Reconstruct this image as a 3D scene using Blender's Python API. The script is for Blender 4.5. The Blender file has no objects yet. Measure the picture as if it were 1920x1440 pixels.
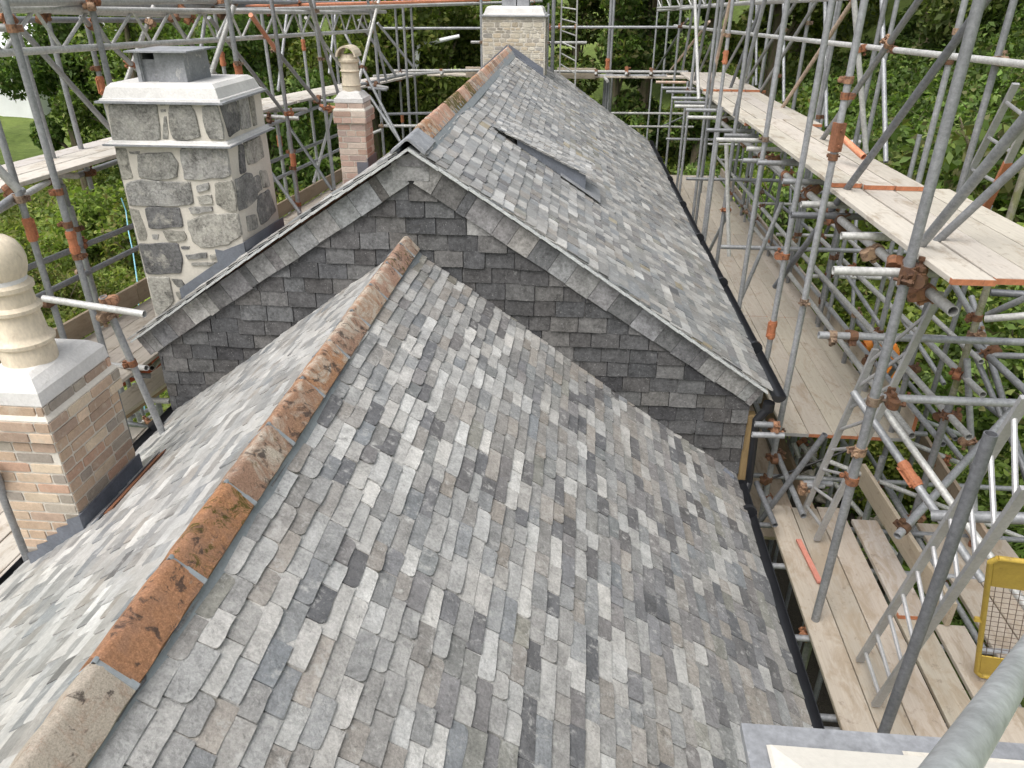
import bpy, bmesh, math, random
import numpy as np
from mathutils import Vector, Matrix
R_=math.radians
random.seed(7); rng=np.random.default_rng(7)
scene=bpy.context.scene
COL=scene.collection
# ------------------------------------------------------------ camera, sky, sun, exposure
cd=bpy.data.cameras.new('camera'); cam=bpy.data.objects.new('camera',cd); COL.objects.link(cam)
cd.sensor_width=36; cd.lens=26.13; cd.clip_start=.05; cd.clip_end=600
cam.matrix_world=Matrix.Rotation(R_(5.143),4,'Z')@Matrix.Rotation(R_(90-28.139),4,'X')@Matrix.Rotation(R_(.115),4,'Z')
scene.camera=cam
w=bpy.data.worlds.new('World'); scene.world=w; w.use_nodes=True
nt=w.node_tree; nt.nodes.clear()
out=nt.nodes.new('ShaderNodeOutputWorld'); bg=nt.nodes.new('ShaderNodeBackground'); sky=nt.nodes.new('ShaderNodeTexSky')
sky.sky_type='NISHITA'; sky.sun_disc=False; sky.sun_elevation=R_(58); sky.sun_rotation=R_(-142)
sky.air_density=1; sky.dust_density=6; sky.ozone_density=1
hs=nt.nodes.new('ShaderNodeHueSaturation'); hs.inputs['Saturation'].default_value=.33; hs.inputs['Value'].default_value=1.0
nt.links.new(sky.outputs[0],hs.inputs['Color']); nt.links.new(hs.outputs[0],bg.inputs[0]); nt.links.new(bg.outputs[0],out.inputs[0])
bg.inputs[1].default_value=.15
sd=bpy.data.lights.new('sun','SUN'); sun=bpy.data.objects.new('sun',sd); COL.objects.link(sun)
sd.energy=1.0; sd.angle=R_(40); sd.color=(1,.98,.955)
sun.rotation_euler=Vector((-.28,-.36,.89)).to_track_quat('Z','Y').to_euler()
# bright cloud, a little stronger from the far left
scene.view_settings.view_transform='Standard'; scene.view_settings.look='None'; scene.view_settings.gamma=1; scene.view_settings.exposure=.54
try: scene.cycles.max_bounces=6
except Exception: pass
TUBES=[
('R','standard',[1.95, 4.378, -8.4],[1.95, 4.378, 1.2],0.031,'s'),
('R','standard',[1.95, 6.124, -8.4],[1.95, 6.124, 1.5],0.027,'s'),
('R','standard',[1.95, 6.918, -3.8],[1.95, 6.918, 1.5],0.027,'s'),
('R','standard',[1.95, 8.437, -8.4],[1.95, 8.437, 1.4],0.027,'s'),
('R','standard',[1.95, 10.161, -8.4],[1.95, 10.161, 1.4],0.0255,'s'),
('R','standard',[1.95, 11.358, -3.7],[1.95, 11.358, -1.5],0.0255,'s'),
('R','standard',[1.8, 15.314, 0.543],[1.8, 12.618, -1.563],0.027,'w'),
('R','standard',[1.762, 9.6, -1.688],[1.989, 9.6, -3.109],0.025,'w'),
('R','standard',[1.95, 11.546, -8.4],[1.95, 11.546, 1.2],0.0255,'s'),
('R','standard',[1.95, 12.787, -8.4],[1.95, 12.787, 1.0],0.0255,'s'),
('R','standard',[1.95, 14.84, -8.4],[1.95, 14.84, 1.0],0.0255,'s'),
('R','standard',[1.98, 15.578, -8.4],[1.98, 15.578, -1.6],0.0255,'s'),
('R','standard',[1.98, 17.96, -8.4],[1.98, 17.96, 1.0],0.026,'s'),
('R','standard',[1.98, 20.572, -8.4],[1.98, 20.572, 1.0],0.026,'s'),
('R','standard',[1.98, 23.879, -8.4],[1.98, 23.879, 0.8],0.026,'s'),
('R','standard',[3.12, 7.262, -8.4],[3.12, 7.262, 1.4],0.027,'s'),
('R','standard',[3.12, 9.128, -8.4],[3.12, 9.128, 1.4],0.027,'s'),
('R','standard',[3.12, 10.703, -8.4],[3.12, 10.703, 1.4],0.027,'s'),
('R','standard',[3.12, 12.055, -8.4],[3.12, 12.055, 1.4],0.027,'s'),
('R','standard',[3.12, 13.376, -8.4],[3.12, 13.376, 1.4],0.027,'s'),
('R','standard',[3.12, 14.531, -8.4],[3.12, 14.531, 1.4],0.027,'s'),
('R','standard',[3.12, 15.653, -8.4],[3.12, 15.653, 1.4],0.027,'s'),
('R','standard',[3.1, 6.42, -8.4],[3.1, 6.42, 1.4],0.027,'s'),
('R','standard',[3.3, 5.963, -8.6],[3.3, 5.963, -0.4],0.028,'m'),
('R','standard',[2.95, 6.139, -8.6],[2.95, 6.139, -3.9],0.026,'s'),
('R','standard',[3.05, 5.508, -8.6],[3.05, 5.508, -2.9],0.03,'s'),
('R','standard',[3.1, 9.017, -8.6],[3.1, 9.017, -1.6],0.026,'s'),
('R','standard',[3.1, 7.941, -8.6],[3.1, 7.941, -3.2],0.026,'s'),
('R','standard',[3.28, 5.887, -2.733],[3.787, 5.366, -4.964],0.027,'s'),
('R','standard',[3.1, 14.051, -8.6],[3.1, 14.051, -1.6],0.024,'s'),
('R','standard',[3.1, 11.982, -8.6],[3.1, 11.982, -1.6],0.024,'s'),
('R','standard',[1.867, 2.987, -8.4],[1.867, 2.987, -1.747],0.03,'d'),
('R','brace',[2.462, 6.06, 0.255],[2.598, 9.304, -1.972],0.027,'s'),
('R','brace',[2.343, 4.536, 0.524],[2.017, 7.324, -2.678],0.028,'d'),
('R','brace',[3.052, 9.485, 0.174],[2.82, 12.527, -2.157],0.026,'p'),
('R','brace',[3.095, 11.073, 0.165],[2.94, 15.236, -2.44],0.026,'s'),
('R','brace',[3.101, 12.188, 0.123],[2.846, 16.372, -2.429],0.026,'s'),
('R','brace',[2.872, 14.776, -0.53],[2.807, 18.341, -2.362],0.026,'s'),
('R','brace',[2.644, 15.586, -0.046],[2.516, 19.44, -2.388],0.026,'s'),
('R','brace',[2.457, 16.971, -0.613],[1.892, 19.597, -1.99],0.026,'p'),
('R','brace',[2.16, 18.088, -0.604],[1.809, 20.785, -1.884],0.026,'s'),
('R','brace',[2.137, 3.611, -0.098],[2.11, 4.8, -1.576],0.03,'s'),
('R','brace',[2.706, 4.316, -0.347],[2.171, 4.894, -1.64],0.026,'s'),
('R','brace',[2.545, 8.585, 0.177],[3.054, 8.539, -1.574],0.027,'w'),
('R','brace',[2.817, 13.525, 0.052],[2.395, 14.351, -2.302],0.027,'d'),
('R','brace',[2.283, 8.616, -2.149],[2.012, 8.782, -3.49],0.024,'s'),
('R','brace',[2.035, 10.161, -2.623],[1.916, 10.811, -3.512],0.024,'s'),
('R','brace',[2.302, 7.18, -1.172],[2.437, 6.852, -1.296],0.028,'o'),
('R','guard_rail',[1.97, 18.874, -0.773],[3.144, 5.146, -0.457],0.027,'w'),
('R','guard_rail',[1.52, 18.339, -0.409],[3.118, 9.461, -0.09],0.028,'w'),
('R','ledger',[2.139, 4.12, -1.62],[2.153, 13.032, -1.882],0.032,'w'),
('R','ledger',[3.066, 5.144, -3.05],[3.032, 10.82, -3.205],0.028,'w'),
('R','ledger',[2.805, 9.822, -2.96],[2.862, 16.766, -3.184],0.026,'w'),
('R','ledger',[3.316, 5.573, -2.899],[3.239, 10.577, -2.99],0.028,'w'),
('R','ledger',[3.246, 10.077, -2.981],[3.234, 15.055, -3.252],0.025,'s'),
('R','guard_rail',[2.95, 5.735, -3.412],[2.95, 12.54, -3.565],0.03,'w'),
('R','ledger',[2.371, 5.265, -2.821],[3.124, 3.596, -3.677],0.027,'w'),
('R','ledger',[2.199, 5.31, -2.787],[2.819, 4.051, -3.521],0.029,'s'),
('R','ledger',[3.946, 4.878, -4.177],[4.045, 7.53, -2.796],0.03,'s'),
('R','ledger',[3.718, 4.813, -2.925],[3.818, 6.911, -2.99],0.031,'s'),
('R','ledger',[2.516, 6.298, -4.072],[5.255, 5.692, -4.842],0.024,'w'),
('R','ledger',[3.476, 6.891, -3.866],[4.174, 7.021, -4.164],0.024,'s'),
('R','ledger',[3.257, 6.597, -3.951],[3.909, 6.531, -4.184],0.024,'w'),
('R','brace',[2.55, 4.738, -3.721],[4.23, 6.368, -3.143],0.032,'s'),
('R','brace',[3.744, 6.744, -3.971],[3.828, 6.366, -4.053],0.026,'s'),
('R','brace',[4.075, 6.735, -3.619],[4.115, 6.406, -3.603],0.026,'s'),
('R','brace',[2.946, 6.565, -1.839],[3.425, 6.25, -2.505],0.026,'s'),
('R','brace',[3.528, 7.731, -3.158],[3.699, 6.889, -3.482],0.024,'s'),
('R','brace',[3.146, 8.959, -2.928],[3.449, 8.065, -3.369],0.024,'s'),
('R','brace',[3.788, 6.662, -3.072],[4.006, 5.149, -4.0],0.026,'s'),
('R','brace',[3.658, 6.468, -2.562],[3.91, 5.437, -1.628],0.028,'s'),
('R','ledger',[3.723, 6.577, -3.006],[5.043, 5.352, -2.431],0.028,'s'),
('R','ledger',[3.673, 6.564, -2.387],[5.325, 5.997, -2.246],0.032,'d'),
('R','ledger',[3.526, 6.253, -2.517],[4.87, 5.281, -1.866],0.03,'w'),
('R','ledger',[2.155, 3.712, -2.748],[3.526, 2.986, -2.152],0.034,'s'),
('R','transom',[1.609, 9.449, -1.62],[3.286, 9.449, -1.62],0.027,'w'),
('R','transom',[1.558, 4.474, -1.52],[2.175, 4.474, -1.52],0.027,'w'),
('R','transom',[1.868, 5.353, -1.56],[2.282, 5.353, -1.56],0.027,'w'),
('R','transom',[1.848, 6.377, -1.6],[2.442, 6.377, -1.6],0.027,'w'),
('R','transom',[1.748, 6.257, -1.66],[2.332, 6.257, -1.66],0.027,'d'),
('R','transom',[1.883, 7.214, -1.6],[2.332, 7.214, -1.6],0.027,'s'),
('R','transom',[1.838, 8.146, -1.62],[2.436, 8.146, -1.62],0.027,'s'),
('R','transom',[1.784, 9.936, -1.65],[2.193, 9.936, -1.65],0.027,'s'),
('R','transom',[1.845, 8.903, -1.75],[2.48, 8.903, -1.75],0.027,'s'),
('R','transom',[1.96, 9.346, -1.7],[2.578, 9.346, -1.7],0.027,'w'),
('R','transom',[1.465, 15.342, -1.7],[2.363, 15.342, -1.7],0.027,'s'),
('R','transom',[1.503, 14.773, -1.7],[2.38, 14.773, -1.7],0.027,'s'),
('R','transom',[1.514, 13.882, -1.7],[2.34, 13.882, -1.7],0.027,'s'),
('R','transom',[1.506, 13.34, -1.7],[2.344, 13.34, -1.7],0.027,'s'),
('R','transom',[1.513, 13.275, -1.75],[2.21, 13.275, -1.75],0.027,'w'),
('R','transom',[1.603, 12.495, -1.7],[2.455, 12.495, -1.7],0.027,'s'),
('R','transom',[1.63, 12.42, -1.8],[2.376, 12.42, -1.8],0.027,'w'),
('R','transom',[1.66, 10.627, -1.7],[2.265, 10.627, -1.7],0.027,'s'),
('R','transom',[1.442, 16.331, -1.7],[2.29, 16.331, -1.7],0.027,'p'),
('R','transom',[1.842, 5.301, -2.311],[4.6, 5.321, -2.311],0.028,'s'),
('R','transom',[2.003, 4.567, -2.433],[4.2, 4.587, -2.433],0.029,'s'),
('R','transom',[1.566, 5.56, -3.267],[1.742, 5.56, -3.267],0.026,'s'),
('R','transom',[1.547, 5.516, -3.346],[1.811, 5.516, -3.341],0.026,'s'),
('R','transom',[2.089, 5.61, -3.897],[2.273, 5.61, -3.897],0.026,'s'),
('R','transom',[2.088, 5.619, -3.881],[2.34, 5.619, -3.875],0.026,'s'),
('R','transom',[1.75, 6.55, -3.87],[3.5, 6.55, -3.87],0.0255,'s'),
('R','transom',[1.75, 7.9, -3.9],[3.5, 7.9, -3.9],0.0255,'s'),
('R','transom',[1.75, 9.25, -3.93],[3.5, 9.25, -3.93],0.0255,'s'),
('R','transom',[1.75, 10.6, -3.96],[3.5, 10.6, -3.96],0.0255,'s'),
('R','transom',[1.75, 11.95, -3.99],[3.5, 11.95, -3.99],0.0255,'s'),
('R','transom',[1.75, 13.3, -4.02],[3.5, 13.3, -4.02],0.0255,'s'),
('R','transom',[1.75, 14.65, -4.05],[3.5, 14.65, -4.05],0.0255,'s'),
('R','transom',[1.75, 16.0, -4.08],[3.5, 16.0, -4.08],0.0255,'s'),
('R','transom',[1.75, 17.35, -4.11],[3.5, 17.35, -4.11],0.0255,'s'),
('R','ledger',[2.0, 5.2, -3.93],[2.0, 18.0, -4.2],0.0255,'s'),
('R','ledger',[3.15, 5.6, -3.4],[3.15, 17.5, -3.8],0.0255,'s'),
('R','ledger',[1.98, 2.0, -4.42],[1.98, 6.3, -4.42],0.0255,'s'),
('R','ledger',[3.2, 2.0, -4.42],[3.2, 6.5, -4.42],0.0255,'s'),
('R','transom',[1.62, 3.45, -4.36],[4.6, 3.45, -4.36],0.0255,'s'),
('R','transom',[1.62, 3.55, -4.36],[4.6, 3.55, -4.36],0.0255,'s'),
('R','transom',[1.62, 4.25, -4.36],[4.6, 4.25, -4.36],0.0255,'s'),
('R','transom',[1.62, 5.05, -4.36],[4.6, 5.05, -4.36],0.0255,'s'),
('R','transom',[1.62, 5.6, -4.36],[4.6, 5.6, -4.36],0.0255,'s'),
('R','transom',[1.62, 6.4, -4.36],[4.6, 6.4, -4.36],0.0255,'s'),
('R','brace',[2.142, 5.519, -3.311],[1.741, 5.736, -4.625],0.026,'d'),
('R','brace',[2.675, 6.156, -3.827],[1.942, 6.111, -4.211],0.012,'k'),
('R','brace',[2.909, 7.076, -4.273],[3.213, 6.914, -4.627],0.024,'s'),
('R','brace',[2.545, 7.186, -4.432],[3.429, 6.201, -5.159],0.026,'w'),
('R','brace',[2.475, 7.179, -4.433],[2.541, 7.107, -4.578],0.026,'w'),
('R','brace',[1.813, 5.282, -4.108],[1.754, 5.835, -4.058],0.026,'d'),
('R','guard_rail',[0.149, 0.225, -0.489],[1.427, 1.701, -1.459],0.0212,'n'),
('L','standard',[-4.05, 5.479, -8.6],[-4.05, 5.479, 0.9],0.0265,'s'),
('L','standard',[-4.35, 5.434, -8.6],[-4.35, 5.434, -0.2],0.0265,'s'),
('L','standard',[-5.1, 6.961, -3.3],[-5.1, 6.961, 1.0],0.0265,'s'),
('L','standard',[-5.0, 6.845, -8.6],[-5.0, 6.845, -1.7],0.0265,'s'),
('L','standard',[-4.95, 6.804, -8.6],[-4.95, 6.804, -1.9],0.0265,'s'),
('L','standard',[-4.2, 6.73, -1.6],[-4.2, 6.73, 1.0],0.0265,'s'),
('L','standard',[-5.1, 8.02, -8.6],[-5.1, 8.02, 1.0],0.0265,'s'),
('L','standard',[-5.15, 7.487, -1.9],[-5.15, 7.487, 0.8],0.0265,'s'),
('L','standard',[-3.7, 8.299, -8.6],[-3.7, 8.299, 1.0],0.0265,'s'),
('L','standard',[-5.05, 10.878, -8.6],[-5.05, 10.878, 1.0],0.0265,'s'),
('L','standard',[-4.0, 10.29, -3.7],[-4.0, 10.29, 1.0],0.0265,'s'),
('L','standard',[-5.0, 12.379, -8.6],[-5.0, 12.379, 1.0],0.0265,'s'),
('L','standard',[-5.0, 14.087, -8.6],[-5.0, 14.087, 1.0],0.0265,'s'),
('L','standard',[-4.0, 11.924, -8.6],[-4.0, 11.924, 1.0],0.0265,'s'),
('L','standard',[-4.9, 15.608, -8.6],[-4.9, 15.608, 0.8],0.0265,'s'),
('L','standard',[-4.9, 12.146, -8.6],[-4.9, 12.146, -1.9],0.0265,'s'),
('L','standard',[-4.1, 10.511, -3.9],[-4.1, 10.511, -1.8],0.0265,'s'),
('L','standard',[-4.9, 13.803, -8.6],[-4.9, 13.803, -1.8],0.0265,'s'),
('L','standard',[-4.1, 12.202, -3.9],[-4.1, 12.202, -1.8],0.0265,'s'),
('L','standard',[-3.9, 14.882, -8.6],[-3.9, 14.882, 1.0],0.0265,'s'),
('L','standard',[-4.2, 17.932, -8.6],[-4.2, 17.932, 0.6],0.0265,'s'),
('L','standard',[-3.7, 16.474, -8.6],[-3.7, 16.474, 0.7],0.0265,'s'),
('L','standard',[-3.9, 18.167, -8.6],[-3.9, 18.167, 0.6],0.0265,'s'),
('L','standard',[-3.541, 4.948, -2.065],[-3.337, 5.258, -4.79],0.028,'s'),
('L','ledger',[-3.996, 4.913, -2.084],[-3.166, 4.827, -2.143],0.027,'w'),
('L','brace',[-4.872, 6.402, -0.02],[-4.842, 7.751, -1.469],0.027,'s'),
('L','brace',[-4.743, 7.401, -0.265],[-5.038, 8.743, -0.896],0.026,'s'),
('L','brace',[-4.767, 8.803, -0.196],[-5.054, 8.353, -0.985],0.026,'w'),
('L','brace',[-3.794, 8.665, -0.191],[-4.13, 8.086, -1.212],0.029,'w'),
('L','brace',[-4.745, 9.073, -0.331],[-4.881, 10.348, -1.116],0.026,'s'),
('L','brace',[-4.561, 9.655, -0.338],[-4.416, 11.406, -1.755],0.026,'s'),
('L','brace',[-4.061, 9.716, -0.309],[-4.156, 10.607, -0.754],0.028,'o'),
('L','brace',[-4.156, 10.607, -0.754],[-4.299, 12.843, -1.867],0.028,'s'),
('L','brace',[-4.529, 13.015, -0.448],[-4.541, 14.79, -1.381],0.027,'w'),
('L','brace',[-4.874, 12.567, -2.072],[-4.043, 11.94, -2.956],0.026,'s'),
('L','brace',[-4.434, 10.357, -2.234],[-3.953, 10.179, -2.858],0.026,'s'),
('L','brace',[-4.536, 13.871, -2.033],[-4.497, 12.362, -2.942],0.026,'w'),
('L','brace',[-3.641, 14.366, -0.202],[-3.952, 13.612, -1.554],0.028,'w'),
('L','brace',[-4.207, 14.031, -0.731],[-3.167, 13.233, -2.391],0.026,'s'),
('L','brace',[-4.21, 16.35, -0.653],[-3.707, 17.076, -1.505],0.026,'s'),
('L','brace',[-4.292, 15.255, -0.557],[-3.787, 15.879, -1.601],0.026,'s'),
('L','brace',[-4.018, 14.6, -1.823],[-3.288, 13.742, -2.483],0.026,'s'),
('L','guard_rail',[-4.95, 5.978, -2.253],[-4.95, 9.806, -2.497],0.028,'s'),
('L','guard_rail',[-4.95, 5.002, -2.495],[-4.95, 9.242, -2.683],0.028,'s'),
('L','guard_rail',[-4.75, 9.147, -2.279],[-4.75, 16.706, -2.66],0.028,'s'),
('L','guard_rail',[-4.75, 9.141, -2.558],[-4.75, 16.605, -2.934],0.028,'s'),
('L','ledger',[-4.365, 5.027, -1.514],[-4.768, 6.455, -1.545],0.028,'w'),
('L','ledger',[-5.132, 7.27, -1.717],[-5.739, 9.211, -1.93],0.03,'s'),
('L','transom',[-4.826, 6.49, -1.523],[-4.862, 6.887, -1.626],0.031,'w'),
('L','transom',[-4.232, 4.818, -0.696],[-3.984, 4.984, -1.288],0.031,'w'),
('L','ledger',[-4.202, 4.821, -1.466],[-4.544, 5.726, -1.479],0.028,'s'),
('L','transom',[-4.585, 10.675, -1.616],[-3.998, 10.711, -1.648],0.028,'w'),
('L','transom',[-4.665, 11.23, -1.63],[-4.261, 11.808, -1.681],0.027,'w'),
('L','ledger',[-4.386, 10.07, -1.716],[-4.542, 13.408, -1.834],0.028,'s'),
('L','ledger',[-4.264, 12.732, -1.867],[-4.233, 12.345, -1.747],0.026,'s'),
('L','transom',[-4.549, 12.914, -1.693],[-4.057, 12.95, -1.708],0.028,'s'),
('L','transom',[-4.235, 12.369, -1.701],[-3.803, 12.38, -1.753],0.026,'o'),
('L','transom',[-4.24, 14.699, -1.602],[-3.675, 14.703, -1.69],0.028,'w'),
('L','transom',[-3.939, 14.249, -1.642],[-3.598, 14.266, -1.667],0.028,'s'),
('L','ledger',[-4.105, 14.149, -1.588],[-3.847, 16.971, -1.677],0.026,'s'),
('L','ledger',[-4.531, 16.892, -1.709],[-2.385, 18.673, -1.722],0.028,'w'),
('L','ledger',[-4.0, 15.497, -2.276],[-3.082, 16.12, -2.33],0.026,'s'),
('L','ledger',[-3.939, 14.866, -2.402],[-3.203, 14.933, -2.401],0.026,'w'),
('L','ledger',[-3.937, 14.274, -2.443],[-3.77, 14.323, -2.381],0.026,'w'),
('L','ledger',[-4.875, 6.609, -0.256],[-4.88, 9.388, -0.359],0.027,'s'),
('L','ledger',[-4.367, 5.501, -0.261],[-4.027, 5.528, -0.269],0.028,'w'),
('L','ledger',[-4.912, 6.151, -3.27],[-3.759, 5.569, -2.993],0.026,'w'),
('L','ledger',[-4.36, 5.849, -3.219],[-4.056, 6.043, -3.333],0.026,'s'),
('L','ledger',[-4.087, 5.93, -3.539],[-3.865, 5.945, -3.547],0.028,'w'),
('L','ledger',[-4.521, 6.13, -3.942],[-4.055, 5.97, -3.894],0.026,'s'),
('L','ledger',[-4.981, 6.799, -4.315],[-4.725, 7.068, -4.281],0.024,'s'),
('L','ledger',[-4.759, 6.605, -4.29],[-4.613, 6.875, -4.234],0.022,'w'),
('L','standard',[-4.46, 6.651, -3.83],[-4.395, 6.557, -6.287],0.028,'s'),
('L','standard',[-4.502, 6.308, -3.402],[-4.605, 6.474, -4.134],0.022,'s'),
('L','standard',[-4.761, 6.763, -3.832],[-4.627, 6.634, -5.281],0.02,'s'),
('L','standard',[-3.442, 3.408, -2.546],[-3.899, 3.846, -4.281],0.028,'s'),
('L','transom',[-4.432, 6.287, -3.239],[-4.771, 7.05, -3.459],0.026,'w'),
('L','transom',[-4.243, 6.267, -3.309],[-4.562, 7.027, -3.537],0.026,'w'),
('L','transom',[-4.162, 6.249, -3.356],[-4.472, 7.007, -3.589],0.026,'w'),
('L','roof_tube',[-4.123, 5.105, -0.098],[-4.788, 11.361, -0.186],0.03,'w'),
('L','roof_tube',[-4.26, 5.297, -0.129],[-4.922, 9.915, -0.325],0.03,'w'),
('L','roof_tube',[-5.069, 9.188, -0.214],[-3.771, 15.292, -0.425],0.03,'w'),
('L','roof_tube',[-5.279, 9.162, -0.252],[-2.421, 20.596, -0.291],0.03,'o'),
('L','roof_tube',[-4.896, 9.186, -0.273],[-1.339, 22.926, -0.373],0.03,'w'),
('L','roof_tube',[-4.825, 14.878, -0.353],[-1.262, 22.906, -0.357],0.03,'w'),
('L','roof_tube',[-5.047, 6.942, -0.132],[-4.616, 13.58, -0.318],0.03,'s'),
('L','roof_tube',[-5.178, 7.514, -0.122],[-3.954, 15.922, -0.292],0.03,'s'),
('F','standard',[-0.7, 17.2, -8.0],[-0.7, 17.2, 0.8],0.04,'s'),
('F','standard',[0.509, 18.4, -8.0],[0.509, 18.4, 0.9],0.036,'s'),
('F','standard',[0.568, 18.4, -3.5],[0.568, 18.4, 0.9],0.03,'s'),
('F','standard',[-2.312, 18.0, -8.0],[-2.312, 18.0, 0.6],0.03,'s'),
('F','standard',[0.46, 18.4, -8.0],[0.46, 18.4, -1.8],0.026,'s'),
('F','standard',[-0.802, 17.1, -4.0],[-0.802, 17.1, -0.3],0.024,'s'),
('F','standard',[0.646, 19.0, -8.0],[0.646, 19.0, -1.8],0.026,'s'),
('F','ledger',[-4.634, 18.2, -0.835],[-2.286, 18.2, -0.821],0.028,'s'),
('F','ledger',[-0.826, 18.2, -0.791],[2.535, 18.2, -0.772],0.028,'s'),
('F','ledger',[-0.926, 18.0, -1.091],[0.011, 18.0, -1.084],0.03,'w'),
('F','ledger',[-2.552, 18.0, -1.092],[-2.289, 18.0, -1.09],0.03,'w'),
('F','ledger',[-0.794, 18.0, -1.678],[2.268, 18.0, -1.658],0.032,'w'),
('F','ledger',[-0.8, 18.2, -1.786],[1.831, 18.2, -1.758],0.026,'s'),
('F','ledger',[0.638, 18.3, -2.585],[2.405, 18.3, -2.57],0.026,'w'),
('F','ledger',[0.88, 18.3, -2.877],[2.559, 18.3, -2.861],0.026,'w'),
('F','ledger',[-4.384, 18.0, -1.703],[-2.299, 18.0, -1.671],0.032,'w'),
('F','transom',[0.241, 17.9, -1.691],[0.29, 18.5, -1.815],0.03,'w'),
('F','transom',[0.91, 17.9, -1.684],[0.982, 18.5, -1.808],0.03,'w'),
('F','transom',[1.447, 17.9, -1.679],[1.538, 18.5, -1.802],0.03,'w'),
('F','transom',[-3.234, 17.9, -1.727],[-3.308, 18.5, -1.854],0.03,'w'),
('F','transom',[-4.178, 17.9, -1.737],[-4.285, 18.5, -1.864],0.03,'w'),
('F','brace',[2.393, 18.188, -2.578],[1.84, 19.042, -3.015],0.02,'s'),
('F','transom',[0.45, 18.0, -1.798],[0.502, 17.6, -1.822],0.035,'w'),
]
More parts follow.
